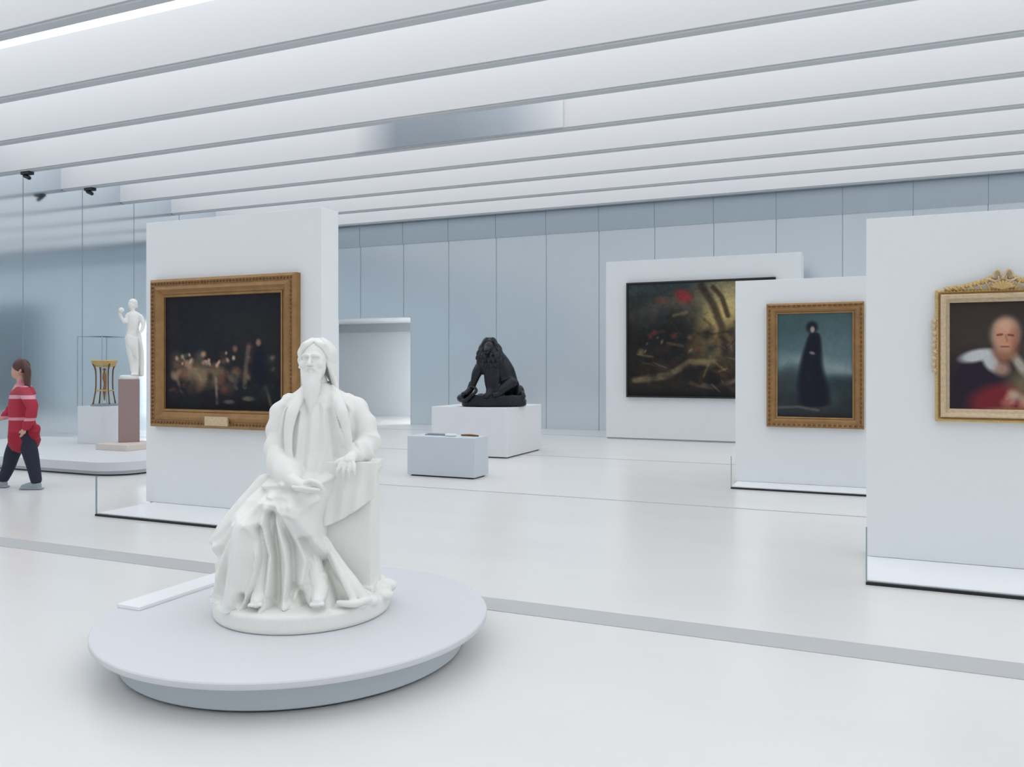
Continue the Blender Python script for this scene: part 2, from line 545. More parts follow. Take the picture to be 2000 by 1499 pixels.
# --- far large painting (storm and smoke, loose brushwork)
rb = painting_root('framed_painting', -3.236, WB_ - 0.001, 2.16, 'very large unframed-looking dark stormy painting with a red patch, on the farthest display wall')
frame_mesh(3.1, 2.48, [(0, 0), (0, 0.09), (0.035, 0.09), (0.045, 0.05), (0.045, 0)]).build('frame', M_DKFRAME, rb)
p = Paint(320, 256, (46, 42, 38))
p.mix((62, 78, 82), np.clip(0.9 - p.v * 2.4 - p.u * 0.5, 0, 0.8))
p.blob(0.72, 0.28, 0.2, 0.32, (204, 186, 132), 0.9, 0.1, 0.7)
p.blob(0.62, 0.42, 0.10, 0.2, (206, 176, 108), 0.85, 0.3, 0.7)
p.blob(0.30, 0.18, 0.2, 0.06, (98, 90, 80), 0.7, -0.3, 0.7)
p.scatter(18, (0.05, 0.5, 0.22, 0.4), (0.03, 0.08), [(70, 74, 70), (92, 86, 74), (60, 62, 64)], 0.45)
p.blob(0.40, 0.12, 0.06, 0.05, (156, 50, 50), 0.8, 0.5, 0.5)
p.blob(0.24, 0.15, 0.04, 0.03, (124, 70, 60), 0.6, 0.3, 0.6)
p.stroke([(0.52, 0.04), (0.60, 0.2), (0.66, 0.4), (0.68, 0.62)], 0.03, (54, 44, 40), 0.8)
p.stroke([(0.6, 0.05), (0.66, 0.14), (0.7, 0.3)], 0.02, (60, 46, 38), 0.8)
p.blob(0.28, 0.5, 0.26, 0.2, (36, 36, 38), 0.85, 0, 0.5)
p.blob(0.82, 0.6, 0.2, 0.22, (58, 50, 46), 0.8, 0, 0.6)
p.scatter(34, (0.05, 0.95, 0.35, 0.75), (0.015, 0.05), [(60, 54, 46), (40, 40, 44), (92, 76, 56), (34, 38, 42), (64, 44, 40)], 0.55)
p.scatter(12, (0.08, 0.5, 0.38, 0.62), (0.010, 0.02), [(160, 134, 100), (130, 104, 78), (120, 60, 50)], 0.6)
p.stroke([(0.05, 0.86), (0.22, 0.84), (0.34, 0.78), (0.44, 0.70), (0.6, 0.7)], 0.026, (134, 118, 88), 0.75)
p.blob(0.24, 0.82, 0.06, 0.028, (176, 160, 118), 0.7, 0, 0.6)
p.stroke([(0.45, 0.88), (0.6, 0.92), (0.74, 0.86), (0.9, 0.8)], 0.02, (128, 108, 90), 0.7)
p.scatter(26, (0.03, 0.97, 0.72, 0.97), (0.015, 0.05), [(44, 40, 38), (64, 56, 48), (30, 30, 34)], 0.55)
for _ in range(60):
    u0, v0 = random.uniform(.05, .95), random.uniform(.25, .92)
    an, ln = random.uniform(-1.3, 1.3), random.uniform(.03, .12)
    p.stroke([(u0, v0), (u0 + ln * math.cos(an), v0 + ln * math.sin(an))], random.uniform(.004, .012), random.choice([(150, 126, 92), (92, 78, 62), (28, 28, 30), (60, 66, 66), (176, 148, 100), (24, 24, 28), (100, 60, 48)]), .4, .9)
p.mix((20, 22, 24), np.clip((p.v - 0.93) * 12, 0, 0.7))
p.noise(0.04, 26)
p.canvas(3.02, 2.4, rb).location = (0, -0.06, 0)

# --- middle painting (dark cloaked form before a teal sky)
rc = painting_root('framed_painting', -0.625, WC - 0.001, 1.607, 'upright painting of a dark figure against a teal sky in a tan gilt frame')
Wd, Ht = 1.2, 1.64
frame_mesh(Wd, Ht, [(0, 0), (0, 0.06), (0.025, 0.085), (0.05, 0.07), (0.09, 0.075), (0.125, 0.045), (0.14, 0.035), (0.14, 0)]).build('frame', M_GILT, rc)
fr_c = rc.children[0]
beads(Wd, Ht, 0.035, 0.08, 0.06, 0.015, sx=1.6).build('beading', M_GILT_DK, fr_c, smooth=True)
frame_mesh(Wd - 0.24, Ht - 0.24, [(0, 0.02), (0, 0.058), (0.018, 0.052), (0.022, 0.02)]).build('inner_moulding', M_GILT, fr_c)
p = Paint(220, 320, (88, 112, 116))
p.mix((60, 82, 84), np.clip(1.1 - p.v * 3, 0, 0.6))
p.blob(0.8, 0.32, 0.3, 0.22, (108, 126, 132), 0.5, 0, 0.9)
p.blob(0.75, 0.52, 0.5, 0.06, (150, 164, 164), 0.7, 0.2, 0.9)
p.blob(0.2, 0.47, 0.3, 0.05, (136, 156, 156), 0.6, -0.1, 0.9)
p.mix((60, 74, 80), np.clip((p.v - 0.56) * 8, 0, 0.9))
p.mix((48, 52, 56), np.clip((p.v - 0.70) * 5, 0, 0.7))
p.blob(0.88, 0.68, 0.22, 0.07, (44, 54, 60), 0.8, 0.1, 0.6)
p.scatter(22, (0.0, 1.0, 0.58, 0.98), (0.04, 0.12), [(52, 64, 68), (70, 80, 84), (40, 42, 44), (58, 56, 54)], 0.4)
p.stroke([(0.02, 0.9), (0.3, 0.89), (0.55, 0.92)], 0.012, (112, 106, 96), 0.6)
p.mix((36, 32, 32), np.clip((p.v - 0.93) * 12, 0, 0.85))
# cloaked form: a bell of dark cloth with a small pale oval
for vv in np.linspace(0.22, 0.86, 30):
    hw = 0.07 + 0.12 * min(1, max(0, (vv - 0.22) / 0.5)) ** 0.8
    p.blob(0.48 + 0.02 * math.sin(vv * 9), vv, hw, 0.03, (27, 29, 40), 0.9, 0, 0.25)
p.blob(0.47, 0.145, 0.075, 0.055, (34, 36, 42), 0.95, 0, 0.3)
p.blob(0.475, 0.165, 0.028, 0.028, (176, 160, 152), 0.9, 0, 0.4)
p.blob(0.47, 0.385, 0.035, 0.014, (170, 156, 146), 0.85, 0.3, 0.5)
p.blob(0.44, 0.6, 0.05, 0.2, (34, 38, 52), 0.5, 0.05, 0.8)
p.noise(0.014, 20)
p.canvas(0.96, 1.40, rc).location = (0, -0.038, 0)

# --- right painting (elderly sitter in dark and red with a white collar)
rd = painting_root('framed_painting', 0.965, WD - 0.001, 1.68, 'portrait of an elderly sitter in a crested yellow gilt frame at the right')
Wd, Ht = 0.92, 1.04
frame_mesh(Wd, Ht, [(0, 0), (0, 0.05), (0.016, 0.062), (0.034, 0.04), (0.046, 0.042)]).build('frame', M_GILT_Y, rd)
fr_d = rd.children[0]
frame_mesh(Wd - 0.07, Ht - 0.07, [(0, 0.01), (0, 0.07), (0.012, 0.08), (0.035, 0.07), (0.055, 0.045), (0.066, 0.035), (0.066, 0.01)]).build('inner_moulding', M_GILT_PALE, fr_d)
orn = beads(Wd, Ht, 0.012, 0.058, 0.024, 0.008)
orn.build('beading', M_GILT_Y, fr_d, smooth=True)
# side garland, both sides
for s_ in (-1, 1):
    g = MB()
    for i in range(9):
        z = 0.28 - i * 0.05
        g.ball((s_ * (Wd / 2 + 0.008 + 0.006 * math.sin(i * 2.1)), -0.045, z), (0.02, 0.022, 0.021), n=10, m=6)
        g.tube([(s_ * (Wd / 2 - 0.004), -0.05, z + 0.02), (s_ * (Wd / 2 + 0.026), -0.05, z), (s_ * (Wd / 2 + 0.002), -0.05, z - 0.022)], 0.006, n=6, sub=4)
    g.build('garland', M_GILT_PALE, rd, smooth=True)
# crest: acanthus scrolls under a ribbon bow
cr_ = MB()
zt = Ht / 2
for s_ in (-1, 1):
    prev = None
    for i in range(13):
        t = i / 12
        xx = s_ * (0.05 + 0.33 * t)
        zz = zt + 0.012 + 0.075 * (1 - t) ** 1.8
        cr_.ball((xx, -0.055, zz), (0.020, 0.022, 0.016 + 0.010 * (1 - t)), n=8, m=6)
        if i % 2 == 0:
            cr_.tube([(xx - s_ * 0.02, -0.06, zt), (xx, -0.075, zz * 0.5 + zt * 0.5), (xx + s_ * 0.02, -0.06, zz + 0.006)], [0.011, 0.009, 0.005], n=6, sub=4)
for i in range(9):
    a = math.pi * (i / 8)
    cr_.tube([(0, -0.06, zt + 0.0), (0.05 * math.cos(a), -0.085, zt + 0.012 + 0.03 * math.sin(a)), (0.085 * math.cos(a), -0.07, zt + 0.015 + 0.055 * math.sin(a))], [0.016, 0.013, 0.006], n=8, sub=4)
crest = cr_.build('crest', M_GILT_Y, rd, smooth=True)
bw = MB()
for s_ in (-1, 1):
    for k in range(3):
        r_ = 0.048 + 0.013 * k
        pts = []
        for i in range(9):
            a = math.pi * (0.05 + 0.95 * i / 8)
            pts.append((s_ * (0.012 + r_ * 0.72 * (1 - math.cos(a)) * 0.5), -0.07 - 0.012 * k, zt + 0.075 + r_ * 0.68 * math.sin(a) + 0.006 * k))
        bw.tube(pts, 0.0085, n=6, sub=3)
    bw.tube([(s_ * 0.01, -0.07, zt + 0.07), (s_ * 0.05, -0.08, zt + 0.055), (s_ * 0.10, -0.07, zt + 0.075), (s_ * 0.125, -0.06, zt + 0.05)], [0.012, 0.011, 0.009, 0.005], n=6)
bw.ball((0, -0.085, zt + 0.082), 0.017, n=10, m=8)
bw.build('ribbon_bow', M_GILT_PALE, crest, smooth=True)
p = Paint(240, 284, (62, 52, 48))
p.mix((92, 94, 92), np.clip((p.u - 0.62) * 2.6, 0, 0.9) * np.clip((p.v - 0.15) * 4, 0, 1))
p.blob(0.3, 0.4, 0.3, 0.25, (72, 66, 60), 0.5, 0, 0.9)
p.blob(0.33, 0.86, 0.33, 0.40, (42, 36, 50), 0.95, -0.3, 0.25)
p.blob(0.62, 0.97, 0.42, 0.22, (124, 44, 50), 0.95, 0.1, 0.18)
p.blob(0.78, 0.78, 0.22, 0.12, (118, 108, 82), 0.9, 0.35, 0.45)
p.blob(0.27, 0.50, 0.16, 0.055, (202, 206, 206), 0.95, -0.25, 0.3)
p.blob(0.40, 0.55, 0.07, 0.10, (196, 200, 202), 0.95, -0.4, 0.3)
p.blob(0.5, 0.62, 0.07, 0.06, (176, 140, 120), 0.9, 0.3, 0.5)
p.blob(0.66, 0.58, 0.045, 0.11, (190, 184, 172), 0.85, -0.5, 0.5)
p.blob(0.52, 0.47, 0.10, 0.09, (160, 112, 88), 0.9, 0, 0.4)
p.blob(0.53, 0.30, 0.135, 0.15, (150, 136, 124), 0.9, 0.1, 0.25)
p.blob(0.53, 0.32, 0.108, 0.145, (204, 150, 122), 0.95, 0.05, 0.3)
p.blob(0.53, 0.23, 0.08, 0.05, (222, 176, 150), 0.7, 0, 0.6)
p.blob(0.62, 0.36, 0.04, 0.11, (156, 96, 78), 0.6, 0, 0.7)
p.stroke([(0.46, 0.315), (0.50, 0.31)], 0.009, (96, 62, 54), 0.8)
p.stroke([(0.56, 0.315), (0.60, 0.32)], 0.009, (96, 62, 54), 0.8)
p.stroke([(0.535, 0.32), (0.55, 0.375)], 0.010, (178, 116, 94), 0.8)
p.stroke([(0.495, 0.42), (0.56, 0.42)], 0.007, (134, 70, 62), 0.8)
p.scatter(20, (0.5, 0.95, 0.84, 0.95), (0.02, 0.05), [(196, 180, 160), (170, 84, 74), (206, 150, 128), (160, 140, 104)], 0.6)
p.mix((150, 126, 92), np.clip((p.v - 0.955) * 30, 0, 0.6) * np.clip((p.u - 0.3) * 6, 0, 1))
p.mix((50, 42, 38), np.clip(0.06 - p.v, 0, 0.06) * 12)
p.noise(0.008, 20)
p.canvas(0.74, 0.86, rd).location = (0, -0.03, 0)


# ------------------------------------------------------------------ display walls and their glass barriers
def display_wall(x0, x1, y, th, h, label, bar_y=None, bar_x=None):
    r = empty('display_wall', ((x0 + x1) / 2, y, 0), 0, label, 'display wall')
    hw = (x1 - x0) / 2
    box_obj('wall_panel', M_WHITE, (-hw, hw, 0, th, 0.03, h), r, bevel=0.004)
    box_obj('recessed_base', M_SHADE_BASE, (-hw + 0.03, hw - 0.03, 0.03, th - 0.03, 0, 0.03), r)
    if bar_y is not None:
        d = y - bar_y
        box_obj('floor_plate', M_LABEL, (bar_x - (x0 + x1) / 2, hw, -d + 0.02, -0.001, 0.012, 0.03), r, bevel=0.003)
        box_obj('plate_underside', M_BLACK, (bar_x - (x0 + x1) / 2 + 0.02, hw - 0.02, -d + 0.045, -0.003, 0, 0.012), r)
        g = empty('glass_barrier', ((bar_x + x1) / 2, bar_y, 0), 0, None, 'barrier')
        gw = (x1 - bar_x) / 2
        MB().box(-gw, gw, -0.006, 0.006, 0.02, 0.42).build('glass_pane', M_GLASS, g)
        MB().box(-gw - 0.004, -gw + 0.006, -0.008, 0.008, 0.02, 0.42).build('pane_edge', M_GLASS_EDGE, g)
        MB().box(gw - 0.006, gw + 0.004, -0.008, 0.008, 0.02, 0.42).build('pane_edge', M_GLASS_EDGE, g)
        MB().box(-gw - 0.004, gw + 0.004, -0.014, 0.014, 0, 0.02).build('floor_channel', M_BLACK, g)
        return r, g
    return r


_, g1 = display_wall(-7.66, -5.2, WA, 0.30, 3.255, 'tall white display wall behind the marble statue', 6.26, -7.54)
g1['label'] = 'low clear glass barrier in front of the display wall behind the statue'
display_wall(-5.27, -1.2, WB_, 0.72, 3.89, 'broad white display wall farthest away, with the very large painting')
_, g2 = display_wall(-1.64, 0.4, WC, 0.35, 2.757, 'white display wall in the middle distance carrying the tan framed painting', 10.92, -1.615)
g2['label'] = 'low clear glass barrier below the tan framed painting'
_, g3 = display_wall(0.0, 1.93, WD, 0.35, 2.814, 'nearest white display wall at the right edge with the crested portrait', 6.53, 0.0)
g3['label'] = 'low clear glass barrier below the portrait at the right'


# ------------------------------------------------------------------ round platform
PCX, PCY = -2.98, 3.82
pr = empty('round_platform', (PCX, PCY, 0), 0, 'wide round pale grey platform under the seated marble statue', 'platform')
MB().lathe([(1.055, 0.158), (1.07, 0.164), (1.075, 0.175), (1.075, 0.192), (1.07, 0.198), (1.062, 0.2), (0.5, 0.2)], n=160).build('disc_top', M_PLAT, pr, autosmooth=True)
MB().lathe([(0.925, 0.012), (0.935, 0.02), (0.935, 0.158)], n=160).build('drum', M_PLINTH_G, pr, autosmooth=True)
MB().lathe([(0.905, 0.0), (0.905, 0.012)], n=120).build('shadow_gap_ring', M_BLACK, pr)
lb = MB().box(-0.088, 0.088, -0.43, 0.43, 0, 0.022).build('label_bar', M_LABEL, bevel=0.003)
lb.location = (-3.895, 3.875, 0.2)
tag(lb, 'bright white label bar lying on the back left rim of the round platform', 'label bar')

# ------------------------------------------------------------------ seated marble statue
SXL, SYD = -1.204, 4.73            # statue centre: metres right of and away from the viewpoint
st_loc = (SXL * CX - SYD * SX, SXL * SX + SYD * CX, 0.2)
st = empty('seated_statue', st_loc, YAW, 'white marble statue of a seated bearded person in a long robe on the round platform', 'statue')


def P(px, py, dy=0.0):
    D = SYD + dy
    return Vector(((px - 1000) / 1600 * D - SXL, dy, EYE - (py - 715) / 1600 * D - 0.2))


def interp(tab, x):
    ks = [t[0] for t in tab]
    return [float(np.interp(x, ks, [t[i] for t in tab])) for i in range(1, len(tab[0]))]


# base disc with carved rim
bs_ = MB().lathe([(0.485, 0.001), (0.494, 0.02), (0.494, 0.085), (0.485, 0.1), (0.46, 0.106), (0.02, 0.106)], n=128)
for (px, py, dy, r) in ((735, 1150, .02, .075), (748, 1165, -.08, .05), (715, 1168, -.2, .06), (752, 1140, .12, .06), (700, 1178, -.28, .04), (725, 1150, .2, .08), (430, 1165, -.05, .05), (640, 1188, -.4, .025), (600, 1192, -.42, .02)):
    c_ = P(px, py, dy)
    c_.z = max(0.10, c_.z - 0.02)
    bs_.ball(c_, (r * 1.2, r, r * 0.7))
for i in range(26):
    a = random.uniform(0, 6.28)
    rr = random.uniform(.3, .46)
    bs_.ball((rr * math.cos(a), rr * math.sin(a), 0.10), (random.uniform(.03, .07), random.uniform(.03, .06), random.uniform(.008, .02)), n=12, m=8)
bs_.build('statue_base', M_MARBLE, st, voxel=0.007, iters=2)

# robe: rings whose front follows knees, shins and carved fold lines
LV = [  # py, xl, xr, front, back
    (748, 596, 640, .05, .07), (762, 583, 662, .08, .10), (776, 560, 688, .11, .12), (790, 549, 697, .125, .14), (830, 544, 702, .15, .16),
    (880, 548, 698, .165, .17), (915, 545, 690, .19, .2), (940, 528, 680, .26, .24), (965, 500, 668, .33, .28), (1000, 465, 655, .36, .30),
    (1045, 428, 648, .36, .30), (1080, 434, 652, .355, .30), (1115, 442, 668, .355, .30), (1140, 440, 690, .36, .30), (1165, 424, 715, .37, .30), (1186, 420, 725, .38, .30), (1200, 418, 722, .38, .30)]
FOLDS = [  # polyline, amplitude (m), width (px)
    ([(600, 792), (596, 860), (590, 925)], .007, 4), ([(612, 785), (610, 860), (604, 930)], -.008, 3.5), ([(622, 790), (621, 870), (614, 930)], .007, 4),
    ([(633, 790), (635, 860), (627, 925)], -.008, 3.5), ([(643, 795), (648, 860), (640, 915)], .008, 4), ([(584, 800), (578, 850), (584, 910)], -.012, 4),
    ([(588, 770), (571, 800), (564, 850), (570, 900), (582, 935)], .026, 6), ([(578, 775), (556, 810), (552, 860), (560, 910)], -.014, 6),
    ([(658, 768), (662, 800), (671, 835), (682, 872), (676, 905)], .026, 6), ([(666, 785), (676, 820), (690, 850)], -.016, 5),
    ([(672, 775), (690, 800), (684, 826)], .014, 6), ([(655, 800), (662, 850), (668, 890)], -.016, 5),
    # lap sash
    ([(540, 940), (580, 932), (630, 936), (660, 925)], .030, 7), ([(545, 955), (590, 965), (640, 945)], -.020, 6), ([(560, 975), (600, 985), (640, 962)], .016, 6),
    # left outer cloak
    ([(532, 935), (500, 985), (452, 1030), (430, 1046)], .022, 8), ([(536, 950), (512, 1000), (468, 1050), (440, 1085)], -.020, 7),
    ([(545, 960), (510, 1010), (478, 1070), (456, 1130), (436, 1165)], .026, 8), ([(500, 1020), (488, 1080), (470, 1140), (455, 1172)], -.024, 7),
    ([(498, 1005), (494, 1060), (482, 1110), (462, 1165)], .020, 6), ([(450, 1050), (458, 1100), (450, 1140)], .018, 6), ([(440, 1070), (446, 1110)], -.02, 5),
    # knee and shin, left
    ([(516, 1003), (508, 1060), (500, 1120), (488, 1170)], .060, 20), ([(530, 1000), (545, 1030), (538, 1090), (520, 1140), (500, 1180)], .026, 7),
    ([(543, 1010), (552, 1060), (545, 1110), (532, 1150)], -.040, 8), ([(515, 1130), (505, 1165)], -.04, 6), ([(478, 1150), (470, 1176)], -.05, 7),
    # fan between the knees
    ([(556, 955), (552, 1000), (566, 1060), (560, 1120), (548, 1175)], .030, 7), ([(562, 985), (572, 1060), (574, 1130), (566, 1180)], -.060, 9),
    ([(562, 955), (582, 1010), (592, 1080), (590, 1150)], .030, 7), ([(570, 975), (600, 1040), (603, 1110), (596, 1160)], -.035, 7),
    ([(568, 955), (600, 1010), (618, 1070), (614, 1120), (596, 1150)], .028, 6), ([(585, 980), (614, 1040), (630, 1100)], -.020, 6),
    # right leg and train
    ([(604, 968), (622, 1020), (634, 1070), (650, 1130), (664, 1165)], .060, 18), ([(628, 1040), (650, 1080), (676, 1120), (700, 1160)], .034, 8),
    ([(640, 1085), (668, 1125), (690, 1168)], -.026, 6), ([(610, 1120), (625, 1150), (645, 1170)], -.045, 7), ([(594, 1150), (616, 1172)], .03, 7),
    ([(640, 1100), (630, 1140), (650, 1172)], .03, 7), ([(660, 1172), (700, 1176), (722, 1170)], .03, 8), ([(555, 1150), (540, 1182)], .04, 8), ([(500, 1120), (512, 1160), (520, 1185)], .03, 7),
    ([(574, 1150), (590, 1182)], .02, 6), ([(618, 1030), (630, 1062), (640, 1085)], -.05, 7)]


def seg_dist(px, py, pts):
    best = np.full(px.shape, 1e9)
    for (x0, y0), (x1, y1) in zip(pts[:-1], pts[1:]):
        L = (x1 - x0) ** 2 + (y1 - y0) ** 2 + 1e-9
        t = np.clip(((px - x0) * (x1 - x0) + (py - y0) * (y1 - y0)) / L, 0, 1)
        best = np.minimum(best, np.hypot(px - x0 - t * (x1 - x0), py - y0 - t * (y1 - y0)))
    return best


N = 220
pys = np.concatenate([np.arange(748, 800, 3.0), np.arange(800, 1201, 3.0)])
th = np.arange(N) * 2 * np.pi / N
rings = []
for py in pys:
    xl, xr, fr, bk = interp(LV, py)
    cxp, hw = (xl + xr) / 2, (xr - xl) / 2
    ct, sn = np.cos(th), np.sin(th)
    ex = 0.85
    ux = np.sign(ct) * np.abs(ct) ** ex
    uy = np.sign(sn) * np.abs(sn) ** ex
    px = cxp + hw * ux
    dy = np.where(uy < 0, fr * uy, bk * uy)
    pyv = np.full(N, py)
    front = np.clip(-sn * 1.6, 0, 1)
    h = np.zeros(N)
    for pts, A, wd in FOLDS:
        d = seg_dist(px, pyv, pts)
        h += 1.45 * A * np.exp(-(d / (wd * .85)) ** 2)
    h *= front
    bf = min(1, max(0, (py - 800) / 200))
    h += (1 - front) * (0.012 + 0.018 * bf) * np.sin(th * 11 + 1.5 * np.sin(py * 0.012)) * np.clip(np.abs(sn) * 2, 0.25, 1)
    h = np.clip(h, -0.07, 0.09)
    row = []
    for j in range(N):
        q = P(px[j], py, 0.0)
        q = Vector((q.x, float(dy[j]), q.z))
        nrm = Vector((float(ct[j]) * 0.5, float(sn[j]), 0)).normalized()
        q += nrm * float(h[j])
        q.z = max(q.z, 0.09)
        row.append(q)
    rings.append(row)
robe = MB().rings(rings)
# upper body sleeves: wide soft tubes with ring folds
def sleeve(mb, pts, rad, n=28, sub=12, amp=0.07, freq=9, ph=0.0):
    m2 = MB()
    m2.tube(pts, rad, n=n, sub=sub)
    nr = len(m2.v) // n
    vs = []
    for i in range(nr):
        c = sum((Vector(v) for v in m2.v[i * n:(i + 1) * n]), Vector()) / n
        for j in range(n):
            v = Vector(m2.v[i * n + j])
            a = 2 * math.pi * j / n
            k = 1 + amp * math.sin(freq * i / nr * 2 * math.pi + 1.8 * math.sin(a + ph) + ph) * (0.6 + 0.4 * math.cos(a * 2))
            vs.append(c + (v - c) * k)
    mb.add(vs, m2.f)


robe_parts = robe
sleeve(robe_parts, [P(572, 786, .02), P(553, 812, .0), P(545, 850, -.02), P(545, 885, -.07), P(556, 915, -.16), P(572, 938, -.25)], [.062, .078, .072, .078, .085, .062], amp=.10, freq=6)
sleeve(robe_parts, [P(676, 786, .02), P(697, 806, .0), P(712, 836, -.01), P(716, 862, -.03), P(704, 880, -.10), P(694, 890, -.16)], [.062, .075, .072, .076, .066, .046], amp=.11, freq=5, ph=1.0)
# cuffs
robe_parts.tube([P(706, 868, -.13), P(722, 885, -.10), P(716, 900, -.06)], [.022, .026, .02], n=12)
robe_parts.tube([P(700, 866, -.15), P(706, 890, -.17), P(700, 905, -.14)], [.018, .02, .014], n=12)
robe_parts.tube([P(526, 868, -.05), P(530, 905, -.09), P(545, 940, -.17), P(566, 958, -.26)], [.02, .03, .03, .02], n=12)
# collar and lapels
robe_parts.tube([P(600, 758, -.02), P(588, 775, -.10), P(571, 805, -.16), P(563, 850, -.175), P(566, 895, -.19), P(578, 930, -.24)], [.014, .02, .024, .018, .014, .008], n=12, flat=1.5)
robe_parts.tube([P(648, 756, -.02), P(660, 778, -.10), P(668, 806, -.16), P(678, 842, -.155), P(682, 872, -.15), P(676, 900, -.16)], [.014, .02, .022, .016, .012, .006], n=12, flat=1.5)
robe_parts.tube([P(600, 758, .03), P(622, 752, .10), P(648, 757, .03)], [.03, .035, .03], n=12)
# cloth swept over the outer left thigh, breaking the silhouette
robe_parts.tube([P(520, 940, -.05), P(480, 990, -.08), P(440, 1038, -.10), P(430, 1062, -.09), P(446, 1110, -.06)], [.05, .06, .055, .04, .03], n=16)
robe_parts.tube([P(440, 1110, -.12), P(440, 1150, -.16), P(428, 1172, -.18)], [.04, .045, .04], n=14)
robe_parts.tube([P(690, 1150, -.26), P(716, 1168, -.2), P(738, 1172, -.1)], [.03, .04, .03], n=14)
robe_parts.tube([P(634, 1050, -.20), P(655, 1095, -.23), P(684, 1140, -.26), P(712, 1176, -.26)], [.014, .034, .046, .04], n=16)
robe_parts.tube([P(646, 1080, -.27), P(668, 1125, -.31), P(690, 1172, -.33)], [.012, .020, .022], n=10)
robe_parts.tube([P(660, 1178, -.36), P(690, 1180, -.36), P(722, 1172, -.26)], [.014, .022, .016], n=10)
robe_parts.build('robe', M_MARBLE, st, voxel=0.0052, iters=1)

# pillar with hanging cloth under the forearm
pl = MB()
x0, x1 = P(646, 1000, 0).x, P(733, 1000, 0).x
zt = P(700, 912, 0).z
pl.box(x0, x1, -0.13, 0.15, 0.09, zt)
pl.box(x0 - .012, x1 + .012, -0.145, 0.165, zt - 0.035, zt + 0.004)
pl.box(x0 - .012, x1 + .012, -0.15, 0.17, 0.09, 0.16)
pl.build('pillar', M_MARBLE, st, voxel=0.007, iters=2)
cl = MB()
rows = []
for i in range(46):
    t = i / 45
    py = 902 + 128 * t
    # the cloth's lower edge rises to the right
    row_f, row_b = [], []
    for j in range(61):
        u = j / 60
        px = 628 + (738 - 628) * u - 6 * t
        lim = 1032 - 62 * u ** 1.5
        pyy = min(py, lim)
        fold = 0.010 * math.sin(u * 24 + t * 2.0) + 0.008 * math.sin(u * 11 - t * 3)
        dyv = -0.17 - 0.02 * math.sin(u * math.pi) + fold * (0.3 + t)
        row_f.append(P(px, pyy, dyv))
        row_b.append(P(px, pyy, dyv + 0.035))
    rows.append(row_f + row_b[::-1])
cl.rings(rows)
cl.box(x0 - 0.03, x1 + 0.02, -0.16, 0.16, zt - 0.02, zt + 0.03)
cl.build('draped_cloth', M_MARBLE, st, voxel=0.0065, iters=2)

# body: head, neck, chest, forearms, hands and feet in one mesh
fg = MB()
HC = P(617, 703, -.03)
fg.ball(HC + Vector((0, .025, .02)), (.083, .108, .100), n=28, m=20)
fg.ball(HC + Vector((0, -.035, -.03)), (.066, .075, .098), n=28, m=20)           # face
fg.tube([P(621, 775, .02), P(620, 740, .0)], [.062, .055], n=16)
fg.ball(P(621, 800, .0), (.16, .11, .12))
FY = HC.y - 0.105
def F(x, z, d=0.0):
    return Vector((HC.x - 0.006 + x, FY + d, HC.z + z))
fg.tube([F(-.048, .018, .012), F(-.022, .027, -.004), F(-.004, .020, .0)], [.009, .011, .008], n=8)      # brows
fg.tube([F(.048, .018, .012), F(.022, .027, -.004), F(.004, .020, .0)], [.009, .011, .008], n=8)
fg.tube([F(0, .018, .004), F(0, -.008, -.018), F(0, -.026, -.026)], [.008, .010, .014], n=10)          # nose
fg.ball(F(-.012, -.030, -.008), (.009, .010, .008), n=8, m=6)
fg.ball(F(.012, -.030, -.008), (.009, .010, .008), n=8, m=6)
for s_ in (-1, 1):
    fg.ball(F(s_ * .028, .002, .012), (.015, .012, .009), n=12, m=8)               # eyes
    fg.tube([F(s_ * .042, -.008, .02), F(s_ * .028, -.013, .006), F(s_ * .014, -.008, .012)], .004, n=6)
    fg.ball(F(s_ * .045, -.028, .022), (.022, .02, .026), n=12, m=8)               # cheek bones
    fg.ball(HC + Vector((s_ * .084, .0, -.015)), (.012, .022, .034), n=12, m=8)    # ears
fg.tube([F(-.022, -.058, .010), F(0, -.053, -.004), F(.022, -.058, .010)], [.005, .007, .005], n=8)
fg.tube([F(-.018, -.068, .012), F(0, -.070, -.002), F(.018, -.068, .012)], [.005, .008, .005], n=8)
# forearms
fg.tube([P(558, 920, -.18), P(572, 938, -.28), P(586, 946, -.345)], [.045, .038, .029], n=14)
fg.tube([P(704, 878, -.10), P(694, 888, -.16), P(687, 893, -.195)], [.042, .036, .029], n=14)


def hand(mb, wrist, palm, tips, thumb, r=.0105):
    mb.tube([wrist, palm], [.028, .034], n=14, flat=1.0)
    mb.ball(palm, (.040, .034, .024), n=14, m=10)
    for kn, mid, tip in tips:
        mb.tube([palm * 0.5 + kn * 0.5, kn, mid, tip], [r * 1.25, r * 1.2, r * 1.05, r * .85], n=8, sub=4)
    mb.tube(thumb, [.015, .0125, .0095], n=8, sub=4)


# right hand (at the left in view) resting on the knees, palm down over a folded paper
pw, pp = P(586, 946, -.345), P(600, 951, -.375)
tips = []
for i, (a, L) in enumerate(((-.035, .9), (-.012, 1.0), (.012, .95), (.034, .8))):
    k = pp + Vector((.036, a * 0.3 - .012, a * -0.75 + .006))
    tips.append((k, k + Vector((.034 * L, -.012, -.010)), k + Vector((.058 * L, -.004, -.030))))
hand(fg, pw, pp, tips, [pp + Vector((-.004, -.018, .020)), pp + Vector((.022, -.030, .034)), pp + Vector((.050, -.028, .030))])
